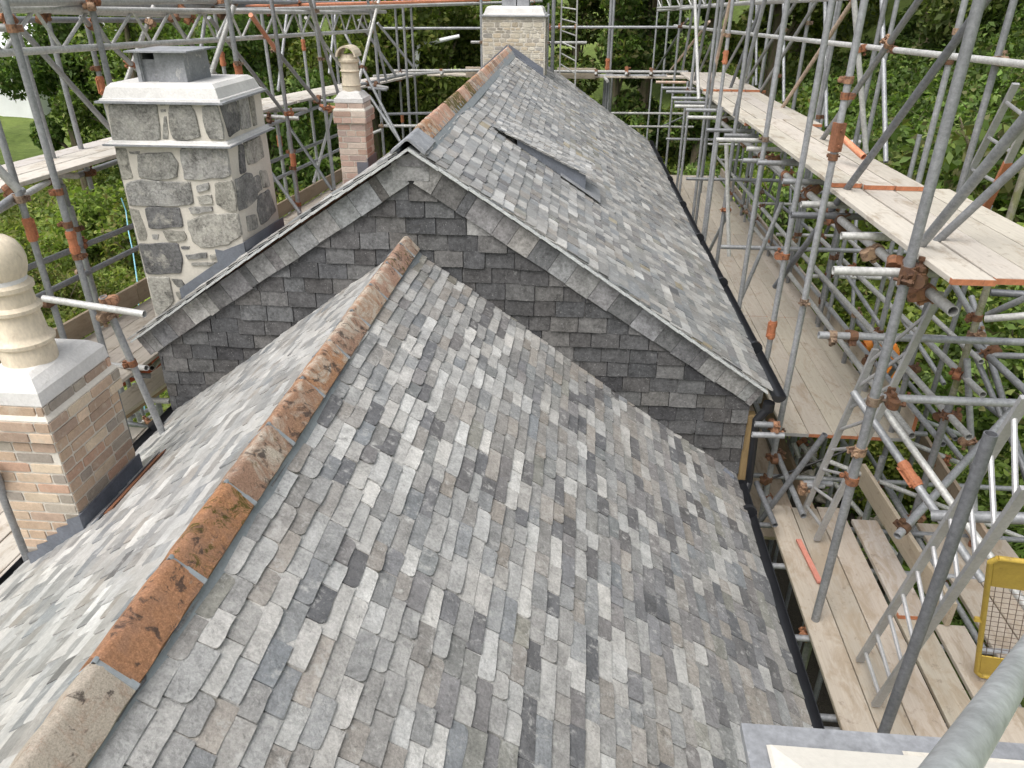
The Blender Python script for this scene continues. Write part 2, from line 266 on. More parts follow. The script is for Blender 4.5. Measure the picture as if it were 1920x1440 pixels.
JOINTS=[
(0,'cross',[1.95, 4.378, -1.52]),
(0,'cross',[1.95, 4.378, -4.42]),
(1,'cross',[1.95, 6.124, -3.949]),
(1,'cross',[1.95, 6.124, -4.42]),
(1,'cross',[1.95, 6.124, -4.207]),
(2,'cross',[1.95, 6.918, -2.227]),
(3,'cross',[1.95, 8.437, -3.998]),
(4,'cross',[1.95, 10.161, -2.643]),
(4,'cross',[1.95, 10.161, -4.035]),
(8,'cross',[1.95, 11.546, -4.064]),
(9,'cross',[1.95, 12.787, -4.09]),
(10,'cross',[1.95, 14.84, -1.7]),
(10,'cross',[1.95, 14.84, -4.133]),
(11,'cross',[1.98, 15.578, -4.149]),
(12,'cross',[1.98, 17.96, -0.752]),
(12,'cross',[1.98, 17.96, -4.199]),
(15,'cross',[3.12, 7.262, -3.108]),
(15,'cross',[3.12, 7.262, -3.456]),
(16,'cross',[3.12, 9.128, -3.159]),
(16,'cross',[3.12, 9.128, -3.519]),
(17,'cross',[3.12, 10.703, -3.202]),
(17,'cross',[3.12, 10.703, -3.96]),
(17,'cross',[3.12, 10.703, -3.572]),
(18,'cross',[3.12, 12.055, -0.448]),
(18,'cross',[3.12, 12.055, -3.99]),
(18,'cross',[3.12, 12.055, -3.617]),
(19,'cross',[3.12, 13.376, -1.273]),
(19,'cross',[3.12, 13.376, -0.599]),
(19,'cross',[3.12, 13.376, -3.161]),
(19,'cross',[3.12, 13.376, -4.02]),
(19,'cross',[3.12, 13.376, -3.661]),
(20,'cross',[3.12, 14.531, -3.223]),
(20,'cross',[3.12, 14.531, -4.05]),
(20,'cross',[3.12, 14.531, -3.7]),
(21,'cross',[3.12, 15.653, -3.738]),
(22,'cross',[3.1, 6.42, -0.486]),
(22,'cross',[3.1, 6.42, -3.085]),
(22,'cross',[3.1, 6.42, -2.081]),
(22,'cross',[3.1, 6.42, -3.428]),
(22,'cross',[3.1, 6.42, -4.42]),
(22,'cross',[3.1, 6.42, -4.949]),
(23,'cross',[3.3, 5.963, -2.906]),
(23,'cross',[3.3, 5.963, -4.42]),
(24,'cross',[2.95, 6.139, -4.198]),
(25,'cross',[3.05, 5.508, -3.06]),
(25,'cross',[3.05, 5.508, -4.36]),
(26,'cross',[3.1, 9.017, -2.895]),
(27,'cross',[3.1, 7.941, -3.2]),
(27,'cross',[3.1, 7.941, -3.9]),
(27,'cross',[3.1, 7.941, -3.479]),
(28,'cross',[3.438, 5.725, -3.425]),
(28,'cross',[3.645, 5.512, -4.339]),
(29,'cross',[3.1, 14.051, -1.696]),
(29,'cross',[3.1, 14.051, -3.684]),
(31,'cross',[1.867, 2.987, -4.42]),
(32,'cross',[2.582, 8.928, -1.713]),
(33,'cross',[2.118, 6.46, -1.686]),
(34,'cross',[3.024, 9.853, -0.108]),
(40,'cross',[2.114, 18.446, -0.773]),
(41,'cross',[2.11, 4.8, -1.576]),
(43,'cross',[2.76, 8.565, -0.562]),
(50,'cross',[2.139, 4.471, -1.63]),
(50,'cross',[2.141, 5.351, -1.656]),
(50,'cross',[2.142, 6.257, -1.683]),
(50,'cross',[2.144, 7.21, -1.711]),
(50,'cross',[2.145, 8.142, -1.738]),
(50,'cross',[2.147, 8.903, -1.761]),
(50,'cross',[2.147, 9.343, -1.774]),
(50,'cross',[2.152, 12.418, -1.864]),
(50,'cross',[2.149, 10.624, -1.812]),
(53,'cross',[3.246, 10.077, -2.981]),
(53,'cross',[3.266, 8.811, -2.958]),
(58,'cross',[3.963, 5.33, -3.942]),
(59,'cross',[3.799, 6.508, -2.977]),
(62,'cross',[3.753, 6.546, -4.129]),
(66,'cross',[3.425, 6.25, -2.505]),
(96,'cross',[1.742, 5.56, -3.267]),
(98,'cross',[2.089, 5.61, -3.897]),
(100,'cross',[2.0, 6.55, -3.87]),
(101,'cross',[2.0, 7.9, -3.9]),
(102,'cross',[2.0, 9.25, -3.93]),
(103,'cross',[2.0, 10.6, -3.96]),
(104,'cross',[2.0, 11.95, -3.99]),
(105,'cross',[2.0, 13.3, -4.02]),
(106,'cross',[2.0, 14.65, -4.05]),
(107,'cross',[2.0, 16.0, -4.08]),
(108,'cross',[2.0, 17.35, -4.11]),
(111,'cross',[1.98, 3.45, -4.42]),
(111,'cross',[1.98, 5.05, -4.42]),
(111,'cross',[1.98, 5.6, -4.42]),
(112,'cross',[3.2, 3.45, -4.42]),
(112,'cross',[3.2, 4.25, -4.42]),
(112,'cross',[3.2, 5.05, -4.42]),
(122,'cross',[2.545, 7.186, -4.432]),
(126,'cross',[-4.05, 5.479, -0.268]),
(127,'cross',[-4.35, 5.434, -1.474]),
(127,'cross',[-4.35, 5.434, -0.261]),
(128,'cross',[-5.1, 6.961, -0.133]),
(129,'cross',[-5.0, 6.845, -2.308]),
(129,'cross',[-5.0, 6.845, -2.577]),
(129,'cross',[-5.0, 6.845, -4.313]),
(131,'cross',[-4.2, 6.73, -0.12]),
(132,'cross',[-5.1, 8.02, -0.133]),
(133,'cross',[-5.15, 7.487, -1.739]),
(133,'cross',[-5.15, 7.487, -0.122]),
(136,'cross',[-4.0, 10.29, -2.757]),
(139,'cross',[-4.0, 11.924, -2.994]),
(145,'cross',[-3.9, 14.882, -2.402]),
(145,'cross',[-3.9, 14.882, -0.411]),
(149,'cross',[-3.539, 4.953, -2.105]),
(151,'cross',[-4.867, 6.622, -0.256]),
(152,'cross',[-4.979, 8.475, -0.77]),
(152,'cross',[-4.779, 7.562, -0.341]),
(153,'cross',[-4.824, 8.712, -0.354]),
(155,'cross',[-4.745, 9.073, -0.331]),
(156,'cross',[-4.416, 11.406, -1.755]),
(157,'cross',[-4.156, 10.607, -0.754]),
(158,'cross',[-4.299, 12.843, -1.867]),
(158,'cross',[-4.271, 12.394, -1.643]),
(163,'cross',[-3.882, 13.782, -1.25]),
(163,'cross',[-3.664, 14.31, -0.302]),
(177,'cross',[-4.409, 10.686, -1.626]),
(183,'cross',[-4.059, 14.7, -1.63]),
(192,'cross',[-4.373, 5.879, -3.14]),
(197,'cross',[-4.7, 6.713, -4.268]),
(203,'cross',[-4.243, 6.267, -3.309]),
(205,'cross',[-4.726, 10.778, -0.178]),
(205,'cross',[-4.771, 11.203, -0.184]),
(205,'cross',[-4.656, 10.121, -0.169]),
(206,'cross',[-4.918, 9.887, -0.323]),
(206,'cross',[-4.844, 9.373, -0.302]),
(207,'cross',[-4.295, 12.827, -0.34]),
(207,'cross',[-4.829, 10.32, -0.253]),
(208,'cross',[-2.592, 19.913, -0.289]),
(208,'cross',[-4.446, 12.493, -0.264]),
(209,'cross',[-1.46, 22.459, -0.37]),
(211,'cross',[-4.878, 9.545, -0.205]),
(216,'cross',[-2.312, 18.0, -1.09]),
(216,'cross',[-2.312, 18.0, -1.671]),
(224,'cross',[0.249, 18.0, -1.671]),
(224,'cross',[0.921, 18.0, -1.667]),
(224,'cross',[1.461, 18.0, -1.663]),
(225,'cross',[0.266, 18.2, -1.775]),
(225,'cross',[0.947, 18.2, -1.768]),
(225,'cross',[1.493, 18.2, -1.762]),
(226,'cross',[2.336, 18.3, -2.571]),
(228,'cross',[-3.246, 18.0, -1.686]),
(228,'cross',[-4.194, 18.0, -1.7]),
(2,'sleeve',[1.95, 6.918, -2.977]),
(1,'plate',[1.95, 6.124, -1.015]),
(1,'clip',[1.95, 6.124, -1.164]),
(17,'clip',[3.12, 10.703, -1.519]),
(1,'clip',[1.95, 6.124, -2.366]),
(29,'clip',[3.1, 14.051, -2.695]),
(3,'clip',[1.95, 8.437, -1.433]),
(52,'clip',[2.821, 11.742, -3.022]),
(29,'clip',[3.1, 14.051, -1.6]),
(29,'clip',[3.1, 14.051, -1.924]),
(29,'sleeve',[3.1, 14.051, -1.749]),
(8,'sleeve',[1.95, 11.546, -0.867]),
(8,'clip',[1.95, 11.546, -0.59]),
(32,'clip',[2.503, 7.031, -0.411]),
(23,'clip',[3.3, 5.963, -2.391]),
(23,'cross',[3.3, 5.963, -2.545]),
(0,'cross',[1.95, 4.378, -1.479]),
(94,'clip',[1.942, 5.302, -2.311]),
(94,'cross',[2.094, 5.303, -2.311]),
(95,'cross',[2.135, 4.568, -2.433]),
(0,'clip',[1.95, 4.378, -2.356]),
(0,'clip',[1.95, 4.378, -2.741]),
(0,'clip',[1.95, 4.378, -2.981]),
(57,'sleeve',[2.492, 4.716, -3.133]),
(20,'clip',[3.12, 14.531, -4.267]),
(109,'cross',[2.0, 6.177, -3.951]),
(16,'cross',[3.12, 9.128, -6.376]),
(1,'clip',[1.95, 6.124, -3.667]),
(115,'clip',[1.993, 4.25, -4.36]),
(50,'cross',[2.143, 6.54, -1.691]),
(17,'cross',[3.12, 10.703, -2.623]),
(17,'clip',[3.12, 10.703, -3.114]),
(23,'clip',[3.3, 5.963, -3.807]),
(23,'cross',[3.3, 5.963, -3.366]),
(63,'clip',[2.621, 4.808, -3.696]),
(15,'clip',[3.12, 7.262, -0.329]),
(15,'clip',[3.12, 7.262, -0.562]),
(1,'clip',[1.95, 6.124, -0.606]),
(1,'clip',[1.95, 6.124, -0.718]),
(48,'clip',[2.902, 7.981, -0.522]),
(126,'sleeve',[-4.05, 5.479, -1.823]),
(126,'clip',[-4.05, 5.479, -1.942]),
(172,'clip',[-4.726, 6.307, -1.542]),
(126,'clip',[-4.05, 5.479, -1.419]),
(127,'sleeve',[-4.35, 5.434, -1.714]),
(206,'cross',[-4.418, 6.395, -0.176]),
(131,'cross',[-4.2, 6.73, -0.155]),
(151,'cross',[-4.869, 6.559, -0.189]),
(176,'cross',[-4.478, 5.552, -1.476]),
(126,'clip',[-4.05, 5.479, -1.68]),
(130,'clip',[-4.95, 6.804, -2.126]),
(168,'clip',[-4.95, 6.826, -2.307]),
(128,'cross',[-5.1, 6.961, -2.627]),
(127,'cross',[-4.35, 5.434, -2.324]),
(149,'cross',[-3.53, 4.965, -2.212]),
(149,'clip',[-3.497, 5.015, -2.655]),
(132,'sleeve',[-5.1, 8.02, -0.934]),
(132,'clip',[-5.1, 8.02, -0.766]),
(135,'sleeve',[-5.05, 10.878, -0.898]),
(134,'clip',[-3.7, 8.299, -0.73]),
(134,'sleeve',[-3.7, 8.299, -0.802]),
(142,'clip',[-4.1, 10.511, -2.068]),
(136,'sleeve',[-4.0, 10.29, -2.141]),
(136,'clip',[-4.0, 10.29, -2.247]),
(142,'clip',[-4.1, 10.511, -2.06]),
(137,'sleeve',[-5.0, 12.379, -2.268]),
(139,'clip',[-4.0, 11.924, -0.97]),
(138,'sleeve',[-5.0, 14.087, -0.922]),
(209,'cross',[-4.628, 10.218, -0.28]),
(209,'cross',[-4.384, 11.164, -0.287]),
(139,'cross',[-4.0, 11.924, -0.322]),
(136,'cross',[-4.0, 10.29, -1.524]),
(139,'cross',[-4.0, 11.924, -1.679]),
(183,'cross',[-3.923, 14.701, -1.651]),
(146,'cross',[-4.2, 17.932, -1.887]),
(146,'sleeve',[-4.2, 17.932, -2.716]),
(145,'clip',[-3.9, 14.882, -0.742]),
(146,'clip',[-4.2, 17.932, -1.83]),
(221,'clip',[-0.603, 18.2, -0.79]),
(221,'clip',[-0.249, 18.2, -0.788]),
(214,'sleeve',[0.509, 18.4, -1.551]),
(221,'cross',[-0.826, 18.2, -0.791]),
(218,'cross',[-0.802, 17.1, -1.036]),
]
BOARD_LINES={'upR': [[2.036, 4.021, -1.39], [2.03, 15.981, -1.617]], 'mainR': [[2.07, 6.29, -3.78], [2.08, 20.043, -3.968]], 'lowL': [[-4.9, 6.08, -3.103], [-4.75, 14.29, -3.412]], 'upL': [[-5.35, 6.559, -1.467], [-5.2, 12.16, -1.598]], 'upL2': [[-5.2, 12.16, -1.598], [-4.6, 20.322, -1.92]]}
STONES_FRONT=[[[-3.761, -0.835], [-3.361, -0.83], [-3.398, -1.097], [-3.802, -1.116]], [[-3.33, -0.82], [-3.287, -0.82], [-3.295, -0.835], [-3.333, -0.834]], [[-3.341, -0.865], [-3.295, -0.865], [-3.302, -0.883], [-3.341, -0.883]], [[-3.324, -0.919], [-3.303, -0.919], [-3.325, -1.088], [-3.373, -1.089]], [[-3.25, -0.828], [-3.088, -0.822], [-3.059, -0.878], [-3.052, -1.068], [-3.18, -1.097], [-3.278, -1.088], [-3.292, -0.98]], [[-2.991, -0.847], [-2.864, -0.826], [-2.826, -1.083], [-2.976, -1.082], [-3.001, -0.96]], [[-3.792, -1.175], [-3.706, -1.174], [-3.704, -1.408], [-3.796, -1.426]], [[-3.686, -1.197], [-3.591, -1.191], [-3.605, -1.216], [-3.673, -1.213]], [[-3.615, -1.22], [-3.328, -1.198], [-3.286, -1.277], [-3.32, -1.391], [-3.508, -1.42], [-3.641, -1.398]], [[-3.236, -1.165], [-2.824, -1.138], [-2.812, -1.372], [-3.109, -1.411], [-3.255, -1.41]], [[-3.768, -1.45], [-3.216, -1.43], [-3.228, -1.613], [-3.789, -1.64]], [[-3.162, -1.461], [-3.054, -1.434], [-3.061, -1.492], [-3.165, -1.515]], [[-3.171, -1.544], [-3.047, -1.533], [-3.053, -1.608], [-3.167, -1.611]], [[-3.004, -1.441], [-2.844, -1.409], [-2.849, -1.662], [-2.908, -1.668], [-3.018, -1.608]], [[-3.271, -1.648], [-3.067, -1.634], [-3.065, -1.668], [-3.255, -1.698]], [[-3.797, -1.67], [-3.72, -1.685], [-3.699, -1.893], [-3.719, -1.938], [-3.783, -1.94]], [[-3.652, -1.658], [-3.359, -1.65], [-3.359, -1.813], [-3.658, -1.835]], [[-3.654, -1.892], [-3.59, -1.886], [-3.61, -1.935], [-3.653, -1.927]], [[-3.546, -1.854], [-3.358, -1.848], [-3.342, -1.9], [-3.377, -1.937], [-3.52, -1.937]], [[-3.303, -1.76], [-3.116, -1.703], [-2.855, -1.688], [-2.839, -1.868], [-2.988, -1.96], [-3.217, -1.99], [-3.295, -1.934]], [[-3.415, -1.991], [-3.333, -1.984], [-3.348, -2.012], [-3.411, -2.013]], [[-3.792, -1.976], [-3.437, -1.965], [-3.429, -2.118], [-3.467, -2.229], [-3.784, -2.245]], [[-3.385, -2.062], [-3.191, -2.038], [-3.2, -2.083], [-3.375, -2.098]], [[-3.167, -2.055], [-3.001, -2.032], [-3.1, -2.08], [-3.165, -2.091]], [[-3.346, -2.133], [-3.125, -2.117], [-3.147, -2.136], [-3.351, -2.156]], [[-3.785, -2.287], [-3.588, -2.275], [-3.591, -2.498], [-3.746, -2.64], [-3.779, -2.622]], [[-3.563, -2.288], [-3.472, -2.295], [-3.444, -2.378], [-3.524, -2.362]], [[-3.553, -2.411], [-3.438, -2.397], [-3.532, -2.486]]]
STONES_SIDE=[[[5.939, -0.821], [6.245, -0.83], [6.23, -1.056], [6.025, -1.077]], [[6.288, -0.82], [6.469, -0.827], [6.455, -1.068], [6.27, -1.059]], [[6.509, -0.832], [6.59, -0.817], [6.585, -1.072], [6.519, -1.07]], [[6.168, -1.158], [6.241, -1.179], [6.216, -1.389], [6.112, -1.392], [6.134, -1.265]], [[6.276, -1.169], [6.612, -1.169], [6.63, -1.354], [6.294, -1.355]], [[5.992, -1.415], [6.324, -1.438], [6.368, -1.657], [6.139, -1.678], [5.976, -1.669]], [[6.352, -1.478], [6.461, -1.485], [6.481, -1.605], [6.384, -1.617]], [[6.495, -1.458], [6.627, -1.477], [6.665, -1.621], [6.527, -1.607]], [[6.392, -1.654], [6.629, -1.649], [6.715, -1.866], [6.361, -1.899], [6.325, -1.762]], [[6.088, -1.751], [6.271, -1.784], [6.272, -1.892], [6.078, -1.88]]]
MISC={'lad1a': [2.168, 5.664, -4.26], 'lad1b': [2.198, 5.308, -4.26], 'lad1c': [2.275, 5.289, -2.406], 'lad1d': [2.443, 4.942, -1.809], 'lad2a': [2.152, 3.98, -4.26], 'lad2b': [2.135, 3.6, -4.26], 'lad2c': [2.079, 3.171, -1.653], 'lad2d': [2.035, 2.888, -1.959], 'lad3a': [3.279, 6.86, -1.769], 'lad3b': [3.216, 6.217, -1.684], 'lad3c': [3.239, 6.325, -0.639], 'lad3d': [3.04, 5.604, -0.675], 'lad4a': [-0.549, 17.6, -1.812], 'lad4b': [-0.199, 17.6, -2.05], 'lad4c': [-0.543, 17.4, -0.049], 'lad4d': [-0.225, 17.4, -0.049], 'gate_tl': [2.407, 3.474, -2.84], 'gate_bl': [2.919, 3.915, -4.25], 'pipe': [3.809, 8.468, -3.952], 'strip_a': [2.04, 5.293, -4.26], 'strip_b': [2.082, 4.767, -4.26], 'step_a': [-4.425, 6.1, -3.59], 'step_b': [-4.356, 6.769, -3.628], 'cap_tl': [0.431, 1.214, -1.522], 'cap_r': [1.101, 1.238, -1.59], 'shed': [-35.386, 46.579, -4.866], 'hose_a': [-9.0, 13.953, -3.958], 'hose_b': [-8.0, 11.992, -4.717], 'rock1': [4.452, 10.407, -4.691], 'cone': [1.57, 27.715, -3.782], 'logs': [-6.407, 32.454, -2.1]}
LAT={'A': [-4.318, 5.456, -0.143], 'B': [-4.075, 15.561, -0.448], 'C': [-4.304, 5.303, -0.429], 'D': [-4.06, 15.403, -0.744], 'A2': [1.433, 19.527, 0.078], 'B2': [2.272, 10.029, 0.273], 'C2': [1.607, 19.243, -0.481], 'D2': [2.413, 9.837, -0.109], 'A3': [-5.175, 16.491, -0.227], 'B3': [-2.555, 20.244, -0.039], 'C3': [-5.163, 16.37, -0.455], 'D3': [-2.541, 20.099, -0.312]}

# ------------------------------------------------------------ materials
def new_mat(name,rough=.7,metal=0.,spec=.4):
    m=bpy.data.materials.new(name); m.use_nodes=True; nt=m.node_tree; b=nt.nodes['Principled BSDF']
    b.inputs['Roughness'].default_value=rough; b.inputs['Metallic'].default_value=metal
    try: b.inputs['Specular IOR Level'].default_value=spec
    except Exception: pass
    return m,nt,b
def N(nt,t,**k):
    n=nt.nodes.new(t)
    for a,v in k.items(): setattr(n,a,v)
    return n
def noise(nt,vec,scale,detail=6,rough=.6,dist=0.):
    n=N(nt,'ShaderNodeTexNoise'); n.inputs['Scale'].default_value=scale; n.inputs['Detail'].default_value=detail; n.inputs['Roughness'].default_value=rough; n.inputs['Distortion'].default_value=dist
    nt.links.new(vec,n.inputs['Vector']); return n.outputs['Fac']
def ramp(nt,fac,stops):
    n=N(nt,'ShaderNodeValToRGB'); e=n.color_ramp.elements
    while len(e)>1: e.remove(e[-1])
    e[0].position=stops[0][0]; c=stops[0][1]; e[0].color=(c,c,c,1) if isinstance(c,(int,float)) else (*c,1)
    for p,c in stops[1:]:
        x=e.new(p); x.color=(c,c,c,1) if isinstance(c,(int,float)) else (*c,1)
    nt.links.new(fac,n.inputs[0]); return n.outputs[0]
def mix(nt,fac,a,b,mode='MIX'):
    n=N(nt,'ShaderNodeMix',data_type='RGBA',blend_type=mode); 
    if isinstance(fac,(int,float)): n.inputs[0].default_value=fac
    else: nt.links.new(fac,n.inputs[0])
    for i,x in ((6,a),(7,b)):
        if isinstance(x,tuple): n.inputs[i].default_value=(*x,1)
        else: nt.links.new(x,n.inputs[i])
    return n.outputs[2]
def coords(nt,seed=None,stretch=None,kind='Object'):
    tc=N(nt,'ShaderNodeTexCoord'); v=tc.outputs[kind]
    if seed is not None:
        s=N(nt,'ShaderNodeVectorMath',operation='SCALE'); 
        cx=N(nt,'ShaderNodeCombineXYZ'); 
        for i in range(3): nt.links.new(seed,cx.inputs[i])
        nt.links.new(cx.outputs[0],s.inputs[0]); s.inputs['Scale'].default_value=37.
        a=N(nt,'ShaderNodeVectorMath',operation='ADD'); nt.links.new(v,a.inputs[0]); nt.links.new(s.outputs[0],a.inputs[1]); v=a.outputs[0]
    if stretch:
        m=N(nt,'ShaderNodeMapping'); m.inputs['Scale'].default_value=stretch; nt.links.new(v,m.inputs[0]); v=m.outputs[0]
    return v
def bump(nt,b,fac,strength=.3,dist=.01):
    n=N(nt,'ShaderNodeBump'); n.inputs['Strength'].default_value=strength; n.inputs['Distance'].default_value=dist
    nt.links.new(fac,n.inputs['Height']); nt.links.new(n.outputs[0],b.inputs['Normal'])
def attr(nt,name='tint'):
    a=N(nt,'ShaderNodeAttribute',attribute_name=name); return a.outputs['Color'],a.outputs['Alpha']
def tinted(name,rough,blot,blotcol,lo,hi,sc1,sc2,bs=.3,bd=.006,spec=.4,dark=.0,stretch=None,spk=None,detail=6,dist=.5):
    """per piece tint attribute x speckle, with patches of another colour"""
    m,nt,b=new_mat(name,rough,0,spec); c,a=attr(nt); v=coords(nt,a,stretch)
    n1=noise(nt,v,sc1,detail,.72,dist); n2=noise(nt,v,sc2,5,.7)
    sp=mix(nt,.5,ramp(nt,n2,[(.32,lo),(.68,hi)]),ramp(nt,noise(nt,v,sc1*.55,9,.75,.3),[(.36,lo),(.64,hi)])); col=mix(nt,1.,c,sp,'MULTIPLY')
    if blot: col=mix(nt,ramp(nt,n1,[(blot,0),(min(blot+.14,1),.85)]),col,blotcol)
    if dark:
        n3=noise(nt,v,sc1*.7,9,.75,dist); col=mix(nt,ramp(nt,n3,[(dark,0),(dark+.1,.7)]),col,(.045,.043,.04))
    if spk:
        n4=noise(nt,v,sc2*2.2,3,.6); col=mix(nt,ramp(nt,n4,[(.64,0),(.72,.8)]),col,spk)
    nt.links.new(col,b.inputs['Base Color']); bump(nt,b,n2,bs,bd); return m
M={}
M['slate']=tinted('roof_slate',.60,.54,(.47,.465,.445),.5,1.45,17,75,.8,.006,.45,.60,detail=12,dist=.25)
M['slate_l']=tinted('left_roof_slate',.42,.55,(.48,.48,.47),.65,1.3,14,60,.5,.005,.6,.68,detail=9)
M['slate_b']=tinted('far_roof_slate',.5,.55,(.46,.475,.47),.62,1.28,16,70,.5,.004,.5,.66,detail=8)
M['slate_w']=tinted('wall_slate',.75,.60,(.27,.27,.265),.35,1.75,15,42,.8,.006,.3,.60,spk=(.36,.36,.35),detail=12,dist=.3)
M['granite']=tinted('granite',.9,.53,(.47,.455,.40),.25,1.8,8,48,1.,.012,.2,.555,spk=(.55,.54,.50),detail=12,dist=.2)
M['rubble']=tinted('rubble_stone',.9,.6,(.5,.45,.36),.7,1.25,7,40,.6,.01,.2)
M['brick']=tinted('brick',.85,.57,(.52,.45,.36),.75,1.2,9,60,.4,.004,.2)
M['terracotta']=None
def simple(name,col,rough=.7,metal=0.,sc=8,lo=.85,hi=1.12,sc2=60,bs=.2,bd=.004,spec=.4,col2=None,thr=.55,stretch=None):
    m,nt,b=new_mat(name,rough,metal,spec); v=coords(nt,None,stretch); n1=noise(nt,v,sc,7,.65,.4); n2=noise(nt,v,sc2,4,.6)
    base=mix(nt,1.,col,ramp(nt,n1,[(.25,lo),(.75,hi)]),'MULTIPLY')
    base=mix(nt,.5,base,mix(nt,1.,base,ramp(nt,n2,[(.3,lo),(.7,hi)]),'MULTIPLY'))
    if col2: base=mix(nt,ramp(nt,noise(nt,v,sc*1.7,7,.7,.8),[(thr,0),(thr+.1,.9)]),base,col2)
    nt.links.new(base,b.inputs['Base Color']); bump(nt,b,n2,bs,bd); return m
M['mortar']=simple('lime_mortar',(.60,.565,.495),.95,sc=5,bs=.6,bd=.006)
M['white']=simple('lime_render',(.66,.65,.625),.9,sc=5,lo=.8,hi=1.08,bs=.5,bd=.006,col2=(.50,.49,.455),thr=.58)
M['cream']=simple('cream_render',(.60,.575,.515),.9,sc=3,lo=.9,hi=1.06,bs=.35,bd=.004)
M['lead']=simple('lead_sheet',(.17,.185,.215),.5,.25,sc=4,lo=.75,hi=1.25,bs=.1)
M['leadp']=simple('weathered_lead',(.27,.28,.295),.6,.1,sc=6,lo=.65,hi=1.35,bs=.15,col2=(.55,.54,.52),thr=.6)
M['fillet']=simple('mortar_fillet',(.27,.295,.31),.8,sc=9,lo=.8,hi=1.2,bs=.4)
M['verge']=simple('verge_slate_edge',(.55,.57,.56),.7,sc=12,lo=.6,hi=1.3,bs=.5,bd=.01,col2=(.13,.14,.15),thr=.62,stretch=(1,1,6))
M['black']=simple('black_plastic',(.018,.019,.022),.32,bs=.05,spec=.5)
M['clay']=simple('buff_clay',(.70,.61,.47),.75,sc=7,lo=.72,hi=1.12,bs=.4,col2=(.46,.37,.27),thr=.57,stretch=(1,1,.45))
M['ochre']=simple('ochre_timber',(.30,.21,.10),.8,sc=5,lo=.7,hi=1.2,stretch=(8,8,1))
M['galv']=simple('aluminium',(.42,.42,.42),.5,.4,sc=5,lo=.8,hi=1.2,bs=.1)
M['yellow']=simple('yellow_paint',(.47,.33,.06),.65,sc=6,lo=.85,hi=1.1,col2=(.16,.09,.05),thr=.60)
M['mesh']=simple('mesh_wire',(.10,.06,.045),.6)
M['redwood']=simple('red_painted_wood',(.50,.20,.15),.7,sc=12,col2=(.5,.42,.36),thr=.6)
M['orange']=simple('orange_paint',(.43,.165,.08),.7,sc=18,lo=.7,hi=1.2,bs=.3,col2=(.12,.07,.05),thr=.6)
M['pipe']=simple('orange_plastic',(.72,.24,.04),.4,sc=4,lo=.85)
M['brown']=simple('rust_brown',(.22,.095,.05),.8,sc=10,lo=.6,hi=1.4,bs=.4)
M['cyan']=simple('blue_hose',(.22,.48,.58),.4)
M['bark']=simple('bark',(.13,.105,.07),.95,sc=4,lo=.5,hi=1.5,bs=.9,bd=.03,col2=(.09,.12,.04),thr=.5,stretch=(1,1,.25))
M['whitep']=simple('white_sheet',(.75,.76,.77),.5,sc=.6,lo=.93)
M['rock']=simple('fieldstone',(.36,.33,.27),.9,sc=2,lo=.6,hi=1.4,bs=.8,bd=.03,col2=(.1,.12,.05),thr=.6)
M['soil']=simple('soil',(.07,.06,.045),.95,sc=1.2,lo=.6,hi=1.3,bs=.8,bd=.05)
# steel scaffold tube: grey zinc with dull dirt, and tints per tube
def steel(name,c,c2,thr,metal=.35,rough=.5):
    m,nt,b=new_mat(name,rough,metal,.4); v=coords(nt,None,None); oi=N(nt,'ShaderNodeObjectInfo')
    n1=noise(nt,v,3.5,7,.7,.5); n2=noise(nt,v,38,5,.7)
    col=mix(nt,ramp(nt,n1,[(.35,0),(.7,1)]),c,tuple(x*1.45 for x in c)); col=mix(nt,1.,col,ramp(nt,n2,[(.3,.72),(.7,1.2)]),'MULTIPLY')
    col=mix(nt,1.,col,ramp(nt,oi.outputs['Random'],[(0,.78),(1,1.2)]),'MULTIPLY')
    col=mix(nt,ramp(nt,noise(nt,v,7,8,.75,1.),[(thr,0),(thr+.08,.85)]),col,c2)
    nt.links.new(col,b.inputs['Base Color']); bump(nt,b,n2,.25,.003); return m
M['s']=steel('zinc_tube',(.245,.252,.26),(.36,.34,.30),.64)
M['w']=steel('pale_tube',(.38,.38,.365),(.30,.27,.22),.64,.2)
M['d']=steel('dark_tube',(.15,.155,.165),(.3,.29,.28),.68)
M['k']=steel('black_tube',(.03,.03,.03),(.05,.05,.05),.7)
M['m']=steel('mossy_tube',(.27,.26,.20),(.20,.21,.09),.52)
M['p']=steel('sandy_tube',(.42,.33,.26),(.50,.28,.20),.55,.1)
M['o']=steel('orange_tube',(.62,.25,.14),(.45,.36,.3),.6,.05)
M['n']=steel('near_tube',(.47,.49,.50),(.62,.61,.58),.68,.35,.42)
m,nt,b=new_mat('coupler_steel',.7,.3,.3); v=coords(nt); oi=N(nt,'ShaderNodeObjectInfo')
rc=ramp(nt,oi.outputs['Random'],[(0,(.13,.075,.045)),(.35,(.22,.11,.06)),(.6,(.36,.15,.075)),(.8,(.36,.25,.165)),(1,(.2,.16,.12))])
rc=mix(nt,ramp(nt,noise(nt,v,28,6,.7),[(.45,0),(.62,.85)]),rc,(.10,.06,.045)); nt.links.new(rc,b.inputs['Base Color']); bump(nt,b,noise(nt,v,60),.6,.006); M['coupler']=m
